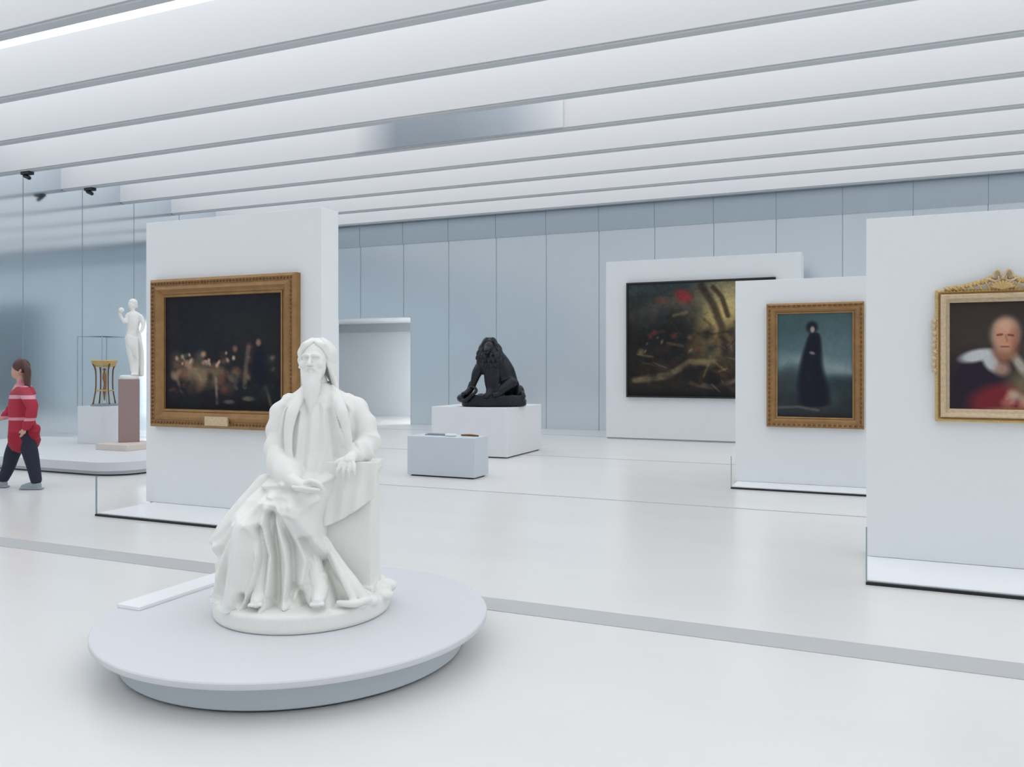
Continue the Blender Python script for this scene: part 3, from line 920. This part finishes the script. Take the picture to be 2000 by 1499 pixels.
# left hand hanging over the pillar's front edge
pw, pp = P(688, 892, -.19), P(681, 899, -.228)
tips = []
for i, (a, L) in enumerate(((-.038, .85), (-.014, 1.0), (.010, 1.0), (.033, .82))):
    k = pp + Vector((a, -.024, -.020))
    tips.append((k, k + Vector((a * .25 - .004, -.014, -.036 * L)), k + Vector((a * .35 - .008, -.002, -.068 * L))))
hand(fg, pw, pp, tips, [pp + Vector((-.022, .0, .008)), pp + Vector((-.052, -.016, -.004)), pp + Vector((-.074, -.022, -.022))])
# feet
for (a, b) in ((P(508, 1160, -.33), P(500, 1178, -.43)), (P(626, 1152, -.33), P(620, 1177, -.44))):
    fg.tube([a, (a + b) / 2 + Vector((0, 0, -.005)), b], [.045, .04, .03], n=14)
    for k in range(5):
        q = b + Vector((-.030 + .015 * k, -.012 - .004 * (2 - abs(k - 1)), -.008))
        fg.ball(q, (.009, .016, .010), n=8, m=6)
# trunk and limbs under the robe join head, hands and feet into one body
fg.tube([P(621, 800, .0), P(618, 870, .02), P(612, 930, .03)], [.10, .10, .11], n=16)
for a_ in ([P(621, 800, .0), P(572, 800, .02), P(548, 860, -.01), P(558, 918, -.17)], [P(621, 800, .0), P(674, 800, .02), P(712, 845, -.01), P(704, 878, -.10)]):
    fg.tube(a_, [.05, .05, .04, .04], n=12)
for a_ in ([P(600, 935, .03), P(525, 1020, -.26), P(512, 1100, -.29), P(508, 1160, -.33)], [P(625, 935, .03), P(604, 1010, -.18), P(612, 1090, -.22), P(626, 1152, -.33)]):
    fg.tube(a_, [.08, .06, .045, .045], n=12)
fg.build('body', M_MARBLE, st, voxel=0.0042, iters=1)

# hair: locks from the crown, long on the right side
hr = MB()
hr.ball(HC + Vector((0, .045, .028)), (.084, .096, .096), n=28, m=20)
for i in range(46):
    a = -math.radians(-212 + 244 * i / 45)
    dx, dyv = math.cos(a), math.sin(a)
    if dyv < -.62:
        continue
    wv = .010 * math.sin(i * 2.3)
    top = HC + Vector((dx * .030, .040 + dyv * .035, .118 + wv * .6))
    pts = [top, HC + Vector((dx * .072, .036 + dyv * .078, .090)), HC + Vector((dx * (.094 + wv), .036 + dyv * .096, .040)), HC + Vector((dx * (.090 - wv), .034 + dyv * .096, -.005)), HC + Vector((dx * (.092 + wv), .034 + dyv * .092, -.045))]
    rr = [.008, .012, .014, .013, .010]
    if dx > -.1:
        pts += [P(648 + 4 * dx + 2 * math.sin(i), 742, .02 + .07 * dyv), P(654 + 5 * dx + 3 * math.sin(i * 2), 768, .02 + .09 * dyv)]
        rr += [.014, .008]
    elif dyv > .2:
        pts += [P(612 + 10 * dx, 745, .05 + .05 * dyv)]
        rr += [.010]
    hr.tube(pts, rr, n=8, sub=5)
for i in range(10):                                  # locks parted and swept to the temples
    u = -1 + 2 * (i + .5) / 10
    sg_ = 1 if u > 0 else -1
    hr.tube([HC + Vector((u * .02, -.005, .116)), HC + Vector((u * .05 + sg_ * .012, -.050, .098 - .012 * abs(u))), HC + Vector((sg_ * (.056 + .02 * abs(u)), -.052 + .02 * abs(u), .062)), HC + Vector((sg_ * .084, -.020, .010 + .02 * math.sin(i * 2)))], [.008, .012, .012, .008], n=8)
hr.build('hair', M_MARBLE, st, voxel=0.0042, iters=1)

bd = MB()
for i in range(17):
    u = -1 + 2 * i / 16
    z0 = -.050 - .022 * (1 - u * u)
    top = F(u * .056, z0 + .030 * abs(u), .030 * abs(u) + .004)
    L = .21 + .05 * (1 - abs(u)) + .015 * math.sin(i * 4)
    bd.tube([top, top + Vector((-.01 * u + .004 * math.sin(i * 3), -.016, -L * .35)), top + Vector((-.022 * u + .006 * math.sin(i * 2), -.012, -L * .7)), top + Vector((-.036 * u + .004 * math.sin(i), .004, -L))],
            [.011, .0135, .012, .006], n=8, sub=6)
for s_ in (-1, 1):
    bd.tube([F(0, -.042, -.006), F(s_ * .022, -.050, .0), F(s_ * .040, -.078, .012)], [.007, .009, .006], n=8)
bd.ball(F(0, -.10, .03), (.045, .035, .05))
bd.build('beard', M_MARBLE, st, voxel=0.0045, iters=1)
bk_ = MB()
bk_.box(-.075, .075, -.045, .045, -.007, .007, Matrix.Translation(P(600, 957, -.39)) @ Matrix.Rotation(.12, 4, 'Y') @ Matrix.Rotation(-.35, 4, 'X'))
bk_.build('folded_paper', M_MARBLE, st, bevel=0.004)

# ------------------------------------------------------------------ lion plinth and bronze lion
fp = box_obj('display_plinth', M_PLINTH, (-.74, .74, 0, 1.62, 0.02, .87), bevel=0.006)
fp.location = (-6.42, 12.92, 0)
tag(fp, 'large white block plinth carrying the dark bronze lion', 'plinth')
box_obj('recessed_base', M_BLACK, (-.70, .70, .04, 1.58, 0, .02), fp)

LD = 14.78
LXc = (965 - 1000) / 1600 * LD
lion = empty('bronze_lion', (LXc * CX - LD * SX, LXc * SX + LD * CX, 0.871), YAW, 'dark bronze sculpture of a seated lion on the large white plinth', 'sculpture')


def Q(px, py, dy=0.0):
    D = LD + dy
    return Vector(((px - 1000) / 1600 * D - LXc, dy, EYE - (py - 715) / 1600 * D - 0.871))


zb = .0
b_ = MB()
ringsb = []
for z_, k_ in ((0.0, 1.0), (.05, 1.02), (.13, .99), (.20, .95)):
    ringsb.append([(0.575 * k_ * math.copysign(abs(math.cos(a)) ** .8, math.cos(a)), .31 * k_ * math.copysign(abs(math.sin(a)) ** .8, math.sin(a)), z_ + .015 * math.sin(a * 5)) for a in np.arange(48) * 2 * math.pi / 48])
b_.rings(ringsb)
for i in range(34):
    a = random.uniform(0, 6.28)
    b_.ball((.5 * math.cos(a), .26 * math.sin(a), random.uniform(.08, .2)), (random.uniform(.04, .1), random.uniform(.03, .07), random.uniform(.02, .05)), n=10, m=6)
b_.ball(Q(1014, 768, .0), (.10, .14, .15), n=14, m=10)
b_.ball(Q(1020, 775, -.1), (.06, .10, .10), n=14, m=10)
b_.clampz(.008).build('rock_base', M_BRONZE, lion, voxel=0.014, iters=2)
L_ = MB()
# trunk rising steeply, haunches at the right
L_.tube([Q(990, 752, .05), Q(982, 728, .03), Q(970, 706, .0), Q(960, 690, -.03)], [.21, .22, .20, .15], n=24, sub=8)
L_.ball(Q(992, 750, .0), (.17, .20, .22), n=20, m=14)                       # haunch
L_.tube([Q(998, 748, -.12), Q(982, 760, -.22), Q(975, 768, -.24)], [.12, .09, .07], n=14)   # thigh
L_.tube([Q(980, 768, -.22), Q(966, 772, -.30)], [.06, .055], n=12)          # hind paw
L_.tube([Q(1002, 750, .05), Q(1000, 765, .05)], [.12, .10], n=14)
# near foreleg planted
L_.tube([Q(958, 716, -.16), Q(955, 742, -.20), Q(956, 760, -.21), Q(955, 771, -.25)], [.125, .085, .062, .065], n=16)
L_.tube([Q(955, 772, -.24), Q(948, 774, -.31)], [.06, .05], n=12)
L_.tube([Q(968, 720, -.12), Q(968, 745, -.18), Q(968, 770, -.2)], [.12, .085, .065], n=14)
# other foreleg reaching to the left
L_.tube([Q(944, 712, -.04), Q(932, 728, -.08), Q(926, 745, -.10), Q(920, 760, -.12), Q(912, 768, -.14)], [.125, .095, .066, .055, .06], n=16)
L_.ball(Q(908, 770, -.15), (.075, .08, .05), n=14, m=10)
# neck and head, muzzle tilted down to the left
L_.tube([Q(966, 706, -.05), Q(958, 690, -.08), Q(955, 680, -.10)], [.21, .165, .13], n=20)
L_.ball(Q(955, 680, -.13), (.105, .13, .12), n=20, m=14)
L_.tube([Q(953, 681, -.18), Q(951, 686, -.26)], [.078, .066], n=14)
L_.ball(Q(950, 690, -.26), (.052, .05, .03), n=10, m=8)
L_.ball(Q(950, 684, -.325), (.028, .02, .018), n=8, m=6)
for (ex_, ey_) in ((945, 669), (964, 668)):
    L_.ball(Q(ex_, ey_, -.09), (.03, .024, .036), n=10, m=8)
for (ex_, ey_) in ((949, 680), (957, 680)):
    L_.ball(Q(ex_, ey_, -.245), (.016, .012, .012), n=8, m=6)
L_.clampz(.02).build('lion_body', M_BRONZE, lion, voxel=0.012, iters=2)
mn = MB()
for k in range(7):
    for i in range(18):
        a = 2 * math.pi * (i + .5 * (k % 2)) / 18
        dx, dyv = math.cos(a), math.sin(a)
        if k < 3 and dyv < -.75:
            continue
        c0 = Q(956.5 + .5 * k, 667 + 8.5 * k, -.04 - .008 * k)
        r0 = (.10, .15, .18, .20, .20, .18, .15)[k]
        s0 = c0 + Vector((dx * r0, dyv * r0 * .85, 0))
        j1, j2 = random.uniform(-.02, .02), random.uniform(-.02, .02)
        mn.tube([c0 + Vector((dx * r0 * .6, dyv * r0 * .5, .05)), s0 + Vector((0, 0, .0)), s0 + Vector((dx * .035 + j1, dyv * .03, -.07)), s0 + Vector((dx * .015 + j1 + j2, dyv * .01, -.13))], [.03, .036, .03, .010], n=7, sub=4)
mn.ball(Q(956, 668, -.03), (.10, .11, .055))
mn.ball(Q(957, 664, -.02), (.045, .06, .045))
mn.ball(Q(956, 706, -.08), (.17, .15, .19))
mn.build('mane', M_BRONZE, lion, voxel=0.010, iters=1)
tl = MB().tube([Q(1003, 765, .15), Q(1018, 768, .05), Q(1020, 776, -.12), Q(1008, 782, -.22)], [.035, .03, .028, .035], n=10)
tl.build('tail', M_BRONZE, lion, smooth=True)
sn_ = MB()
sp_pts = [Q(922, 781, -.10), Q(912, 768, -.22), Q(902, 776, -.16), Q(908, 783, -.24), Q(922, 772, -.27), Q(930, 764, -.24), Q(926, 757, -.20), Q(918, 756, -.18)]
sn_.tube(sp_pts, [.022, .034, .036, .036, .034, .030, .026, .020], n=12, sub=8)
sn_.ball(Q(903, 778, -.05), (.10, .16, .08))
sn_.ball(Q(916, 764, -.02), (.05, .09, .08))
sn_.tube([Q(910, 772, -.02), Q(915, 757, -.02), Q(918, 746, -.02)], [.03, .02, .012], n=10)
sn_.clampz(.02).build('coiled_serpent', M_BRONZE, lion, voxel=0.011, iters=1)

# ------------------------------------------------------------------ low grey-white plinth with small exhibits
ep = box_obj('display_plinth', M_PLINTH_G, (-.545, .545, 0, .46, 0.02, .58), bevel=0.005)
ep.location = (-5.6, 10.36, 0)
tag(ep, 'low grey plinth standing in front of the lion plinth, small exhibits on top', 'plinth')
box_obj('recessed_base', M_BLACK, (-.5, .5, .04, .42, 0, .02), ep)
o = MB().box(-.17, .17, -.05, .05, 0, .014).box(-.14, .14, -.03, .03, .014, .024).build('dark_fragment', M_JOINT, bevel=.004)
o.location = (-5.80, 10.62, .581)
tag(o, 'flat dark grey exhibit on the low plinth, left of the white one', 'exhibit', 'small exhibits on the low plinth')
o = MB().lathe([(.05, 0), (.08, .005), (.085, .03), (.078, .035), (.07, .012), (.02, .010)], n=32, sx=1.05, sy=.8).build('shallow_dish', M_LABEL, smooth=True)
o.location = (-5.52, 10.53, .581)
tag(o, 'small shallow white dish at the centre of the low plinth top', 'dish', 'small exhibits on the low plinth')
o = MB().tube([(-.13, 0, .014), (0, .012, .016), (.14, 0, .012)], [.012, .016, .010], n=10).build('dark_rod', M_GILT_DK, smooth=True)
o.location = (-5.26, 10.62, .581)
tag(o, 'thin brown rod-like exhibit on the low plinth, right of the white dish', 'exhibit', 'small exhibits on the low plinth')

# ------------------------------------------------------------------ stage at the left with column, statue, glass case
def rounded_slab(x0, x1, y0, y1, r, z0, z1, inset=0):
    x0 += inset; x1 -= inset; y0 += inset; y1 -= inset
    out = []
    for cx_, cy_, a0 in ((x1 - r, y0 + r, -90), (x1 - r, y1 - r, 0), (x0 + r, y1 - r, 90), (x0 + r, y0 + r, 180)):
        for k in range(9):
            a = math.radians(a0 + 90 * k / 8)
            out.append((cx_ + r * math.cos(a), cy_ + r * math.sin(a)))
    return MB().rings([[(a, b, z) for a, b in out] for z in (z0, z1)])


sg = empty('stage_platform', (-12.3, 9.9, 0), 0, 'low white stage with rounded corner at the left, under the glass case', 'platform')
rounded_slab(-2.9, 2.52, -1.42, 1.4, .55, .075, .2).build('stage_top', M_PLAT, sg, autosmooth=True)
rounded_slab(-2.9, 2.52, -1.42, 1.4, .5, .02, .075, .06).build('stage_skirt', M_PLINTH_G, sg, autosmooth=True)
rounded_slab(-2.9, 2.52, -1.42, 1.4, .45, 0, .02, .1).build('shadow_gap', M_BLACK, sg)

cb = box_obj('stone_slab', M_PALESTONE, (-.36, .36, -.36, .36, 0, .10), bevel=.006)
cb.location = (-11.45, 10.15, .2)
tag(cb, 'pale pinkish square slab under the reddish stone column', 'slab')
ccx, ccy = -11.62, 10.3
cl_ = MB()
cl_.box(-.165, .165, -.165, .165, 0, 1.07)
clo = cl_.build('stone_column', M_STONE, bevel=.006)
clo.location = (ccx, ccy, .301)
clo.rotation_euler = (0, 0, math.radians(48.4))
tag(clo, 'square reddish brown stone column on the stage beside the glass case', 'column')

# small standing statue on the column
c_d = ccx * -SX + ccy * CX
c_x = ccx * CX + ccy * SX
ss = empty('standing_statue', (ccx, ccy, 1.372), YAW, 'slender white marble statue of a standing draped figure on the reddish column', 'statue')


def R_(px, py, dy=0.0):
    D = c_d + dy
    return Vector(((px - 1000) / 1600 * D - c_x, dy, EYE - (py - 715) / 1600 * D - 1.372))


MB().lathe([(.16, 0), (.165, .02), (.155, .055), (.13, .07)], n=40, sx=.95, sy=.9).build('statue_base', M_MARBLE, ss, autosmooth=True)
s = MB()
s.ball(R_(258, 596), (.062, .072, .085), n=18, m=12)
s.tube([R_(259, 604), R_(260, 611)], .035, n=10)
s.tube([R_(260, 616), R_(261, 630), R_(259, 645), R_(258, 660)], [.085, .10, .085, .10], n=18)
s.tube([R_(251, 616, -.02), R_(262, 613), R_(272, 618, .02)], [.045, .05, .045], n=12)
s.tube([R_(250, 617, -.02), R_(244, 629, -.08), R_(237, 620, -.14), R_(234, 612, -.14)], [.045, .036, .028, .024], n=12)
s.tube([R_(274, 618, .0), R_(280, 634, .0), R_(276, 648, -.06)], [.042, .036, .026], n=12)
s.tube([R_(254, 660, -.02), R_(256, 690, -.05), R_(259, 712, -.02), R_(260, 730, -.03)], [.085, .065, .048, .035], n=14)
s.tube([R_(262, 660, .02), R_(264, 690, .02), R_(266, 712, .02), R_(266, 731, .0)], [.085, .066, .048, .036], n=14)
for a in (R_(260, 732, -.05), R_(266, 732, -.02)):
    s.ball(a, (.035, .07, .025), n=10, m=8)
for k in range(5):
    s.tube([R_(235 - 1 + k * .8, 612, -.14), R_(234 + k * 1.2, 606, -.15), R_(235 + k * 1.1, 602, -.15)], [.010, .009, .007], n=6, sub=3)
    s.tube([R_(276, 648, -.07), R_(275 - k * .5, 653 + k * .3, -.09 - k * .008), R_(274, 657 + k * .4, -.09 - k * .01)], [.010, .009, .007], n=6, sub=3)
s.build('body', M_MARBLE, ss, voxel=0.011, iters=1)
s = MB()
s.ball(R_(260, 592, .02), (.072, .085, .075), n=16, m=10)
s.ball(R_(264, 598, .07), (.045, .05, .05), n=12, m=8)
s.build('hair', M_MARBLE, ss, voxel=0.011, iters=1)
s = MB()
for k in range(9):
    a = -0.9 + k * .25
    s.tube([R_(268 - k * .5, 640 + k, .06 * math.cos(a)), R_(272 + 2 * math.sin(k), 670, .08 * math.cos(a)), R_(274 + 4 * math.sin(a), 700, .09 * math.cos(a)), R_(272 + 6 * math.sin(a), 733, .1 * math.cos(a))], [.03, .034, .034, .03], n=10)
for k in range(7):
    s.tube([R_(250 + 3 * k, 655 + k, -.09), R_(252 + 2.4 * k, 672 + k * 1.5, -.11), R_(258 + 1.8 * k, 690 + k * 2, -.08)], [.022, .026, .016], n=8)
s.build('drapery', M_MARBLE, ss, voxel=0.012, iters=1)
o = MB().ball((0, 0, 0), (.045, .045, .045)).build('held_fruit', M_MARBLE, ss, smooth=True)
o.location = R_(237, 606, -.19)

# glass case
gx, gy = -12.80, 10.80
gc = empty('glass_display_case', (gx, gy, .201), 0, 'tall clear glass display case on a white pedestal, on the left stage', 'display case')
H0 = .67
box_obj('pedestal', M_PLINTH, (-.31, .31, -.31, .31, 0, H0), gc, bevel=.005)
H1 = 1.92
for nm, dims in (('glass_pane', (-.31, .31, -.31, -.302, H0, H1)), ('glass_pane', (-.31, .31, .302, .31, H0, H1)), ('glass_pane', (-.31, -.302, -.30, .30, H0, H1)), ('glass_pane', (.302, .31, -.30, .30, H0, H1)), ('glass_top', (-.31, .31, -.31, .31, H1, H1 + .008))):
    box_obj(nm, M_GLASS, dims, gc)
for sx in (-.31, .31):
    for sy in (-.31, .31):
        box_obj('corner_joint', M_GLASS_EDGE, (sx - .005, sx + .005, sy - .005, sy + .005, H0, H1 + .008), gc)
eg = MB()
for sx in (-.31, .31):
    eg.box(sx - .004, sx + .004, -.31, .31, H1 + .008, H1 + .014)
    eg.box(-.31, .31, sx - .004, sx + .004, H1 + .008, H1 + .014)
eg.build('top_edge', M_GLASS_EDGE, gc)

# gilt tripod stand inside the case
tr = empty('gilt_tripod_stand', (gx, gy, .201 + H0 + .001), YAW, 'small gilt stand with slender legs and round top inside the glass case', 'stand')
tb = []
for k in range(3):
    tb.append((.21 * math.cos(2.094 * k + .52), .21 * math.sin(2.094 * k + .52)))
MB().lathe([(.225, 0), (.23, .01), (.225, .03), (.19, .035)], n=40).build('base_plate', M_JOINT, tr, autosmooth=True)
for k in range(4):
    a = math.pi / 4 + math.pi / 2 * k + .1
    c_, s_ = math.cos(a), math.sin(a)
    MB().tube([(c_ * .20, s_ * .20, .04), (c_ * .185, s_ * .185, .12), (c_ * .155, s_ * .155, .30), (c_ * .15, s_ * .15, .50), (c_ * .16, s_ * .16, .66), (c_ * .20, s_ * .20, .76)],
              [.016, .012, .012, .012, .014, .017], n=8).build('leg', M_GILT_DK, tr, smooth=True)
MB().lathe([(.10, .70), (.17, .72), (.205, .76), (.215, .80), (.225, .82), (.215, .835), (.18, .83), (.1, .80)], n=40).build('bowl_top', M_GILT_Y, tr, autosmooth=True)
MB().lathe([(.14, .265), (.165, .27), (.165, .285), (.14, .29)], n=36).build('lower_ring', M_GILT_Y, tr, autosmooth=True)
fgm = MB()
fgm.tube([(0, 0, .28), (.01, 0, .40), (0, 0, .52), (0, 0, .62)], [.03, .022, .035, .02], n=10)
fgm.ball((0, 0, .66), .028)
fgm.tube([(0, 0, .27), (0, 0, .18), (0, 0, .1)], [.03, .02, .008], n=10)
fgm.build('central_ornament', M_GILT, tr, smooth=True)

# ------------------------------------------------------------------ visitor walking at the left
M_SKIN = mat('skin', rgb(206, 160, 142), 0.55, noise=(20, 0.04, (1, 1, 1)))
M_RED = mat('red_striped_jacket', rgb(172, 34, 56), 0.75, bump=(30, 0.006))
_nt = M_RED.node_tree
_tc = _nt.nodes.new('ShaderNodeTexCoord')
_sp = _nt.nodes.new('ShaderNodeSeparateXYZ')
_cr = _nt.nodes.new('ShaderNodeValToRGB')
_nt.links.new(_tc.outputs['Generated'], _sp.inputs[0])
_nt.links.new(_sp.outputs[2], _cr.inputs[0])
_nt.links.new(_cr.outputs[0], _nt.nodes['Principled BSDF'].inputs['Base Color'])
_cr.color_ramp.interpolation = 'CONSTANT'
_cr.color_ramp.elements[0].color = rgb(158, 26, 48)
_cr.color_ramp.elements[1].position = 0.30
_cr.color_ramp.elements[1].color = rgb(172, 40, 62)
for _p, _c in ((0.45, rgb(222, 150, 166)), (0.49, rgb(176, 44, 66)), (0.74, rgb(224, 168, 180)), (0.79, rgb(176, 60, 80)), (0.9, rgb(214, 140, 156))):
    _e = _cr.color_ramp.elements.new(_p)
    _e.color = _c
M_PINK = mat('pink_shirt', rgb(224, 170, 184), 0.8, noise=(25, 0.06, (1, 1, 1)))
M_NAVY = mat('dark_trousers', rgb(34, 38, 56), 0.8, noise=(25, 0.1, (1, 1, 1)))
M_HAIR = mat('brown_hair', rgb(84, 56, 52), 0.6, noise=(40, 0.25, (4, 4, 1)))
M_SHOE = mat('grey_shoe', rgb(150, 160, 166), 0.6, noise=(20, 0.05, (1, 1, 1)))
VD = 10.67
VX = (45 - 1000) / 1600 * VD
pe = empty('person', (VX * CX - VD * SX, VX * SX + VD * CX, 0), YAW, 'person in a red jacket and dark trousers walking past the stage at the left edge', 'person')


def V_(px, py, dy=0.0):
    D = VD + dy
    return Vector(((px - 1000) / 1600 * D - VX, dy, max(0.0, EYE - (py - 715) / 1600 * D)))


# local frame: x to the right of the view, walking toward -x
b = MB()
b.ball(V_(38, 722), (.092, .075, .115), n=20, m=14)
b.ball(V_(34, 728), (.075, .062, .09), n=16, m=12)
b.tube([V_(26, 722), V_(24, 728)], [.010, .015], n=8)      # nose
b.ball(V_(27, 720, -.03), (.010, .014, .008), n=8, m=6)
b.tube([V_(27, 736, -.02), V_(26, 736, 0), V_(27, 736, .02)], .006, n=6)
b.ball(V_(40, 724, -.074), (.018, .010, .028), n=10, m=8)
b.tube([V_(41, 738), V_(43, 752)], [.052, .058], n=12)
b.tube([V_(44, 762), V_(42, 790), V_(42, 820), V_(44, 845)], [.12, .13, .12, .13], n=16)
# legs
b.tube([V_(46, 850, -.07), V_(58, 885, -.08), V_(64, 915, -.08), V_(70, 942, -.08)], [.085, .072, .056, .042], n=12)
b.tube([V_(42, 850, .08), V_(26, 885, .09), V_(18, 912, .09), V_(6, 940, .09)], [.085, .072, .056, .042], n=12)
# arms
b.tube([V_(46, 764, -.18), V_(60, 792, -.21), V_(58, 815, -.22), V_(48, 838, -.22)], [.05, .045, .038, .028], n=12)
b.tube([V_(44, 764, .18), V_(30, 790, .21), V_(18, 808, .20), V_(6, 816, .18)], [.05, .045, .038, .028], n=12)
for (w0, d_) in ((V_(46, 843, -.22), Vector((-.012, 0, -.03))), (V_(1, 817, .18), Vector((-.03, 0, .004)))):
    b.ball(w0, (.034, .020, .042), n=12, m=8)
    for k in range(4):
        off = Vector((0, -.024 + .016 * k, 0)) if abs(d_.z) > .01 else Vector((0, 0, -.024 + .016 * k))
        L = (.9, 1.0, .95, .78)[k]
        b.tube([w0 + off * .8, w0 + off + d_ * 1.4 * L, w0 + off * 1.1 + d_ * 2.5 * L + Vector((-.006, 0, 0))], [.010, .0095, .008], n=6, sub=3)
    b.tube([w0 + Vector((-.01, -.012, .01)), w0 + Vector((-.034, -.024, .0)), w0 + Vector((-.042, -.024, -.026))], [.011, .010, .008], n=6, sub=3)
b.build('body', M_SKIN, pe, voxel=0.0095, iters=1)
j = MB()
j.tube([V_(43, 754), V_(45, 768), V_(42, 792), V_(43, 822), V_(46, 850), V_(48, 864)], [.09, .15, .15, .15, .18, .19], n=24, sub=8, flat=1.0)
sleeve(j, [V_(46, 764, -.17), V_(62, 792, -.22), V_(60, 815, -.23), V_(50, 836, -.22)], [.078, .07, .062, .05], n=16, sub=8, amp=.08, freq=4)
sleeve(j, [V_(44, 764, .17), V_(29, 790, .21), V_(18, 806, .20), V_(8, 814, .18)], [.078, .07, .062, .05], n=16, sub=8, amp=.08, freq=4)
j.tube([V_(70, 836, -.10), V_(64, 850, -.05), V_(66, 860, .05)], [.06, .08, .06], n=12)
j.tube([V_(38, 746, -.06), V_(50, 748, 0), V_(38, 746, .06)], .03, n=10)
j.build('jacket', M_RED, pe, voxel=0.011, iters=2)
j = MB()
j.tube([V_(48, 845, -.06), V_(59, 885, -.08), V_(66, 915, -.08), V_(71, 940, -.08)], [.112, .096, .078, .066], n=16)
j.tube([V_(42, 845, .07), V_(25, 885, .09), V_(17, 912, .09), V_(6, 936, .09)], [.112, .096, .078, .066], n=16)
j.ball(V_(46, 848), (.13, .13, .11))
j.build('trousers', M_NAVY, pe, voxel=0.011, iters=2)
j = MB()
j.ball(V_(42, 716), (.108, .092, .105), n=18, m=12)
for k in range(14):
    a = -1.5 + 3.0 * k / 13
    j.tube([V_(44, 706, .05 * math.sin(a)), V_(52 + 4 * math.cos(a), 722, .09 * math.sin(a)), V_(50 + 6 * math.cos(a), 742, .10 * math.sin(a)), V_(52 + 5 * math.cos(a), 758, .10 * math.sin(a))], [.03, .03, .028, .016], n=8)
j.build('hair', M_HAIR, pe, voxel=0.011, iters=1)
for (ax_, ay_, up_) in ((70, -.08, 0.0), (4, .09, 0.0)):
    h = MB()
    p0 = V_(ax_, 945, ay_)
    zf = .0
    h.tube([Vector((p0.x + .03, ay_, .055)), Vector((p0.x - .06, ay_, .05)), Vector((p0.x - .17, ay_, .034))], [.05, .048, .03], n=14)
    h.tube([Vector((p0.x + .01, ay_, .10)), Vector((p0.x, ay_, .07))], [.05, .05], n=12)
    h.box(p0.x - .20, p0.x + .085, ay_ - .046, ay_ + .046, 0.004, .022)
    h.build('shoe', M_SHOE, pe, voxel=0.009, iters=2)
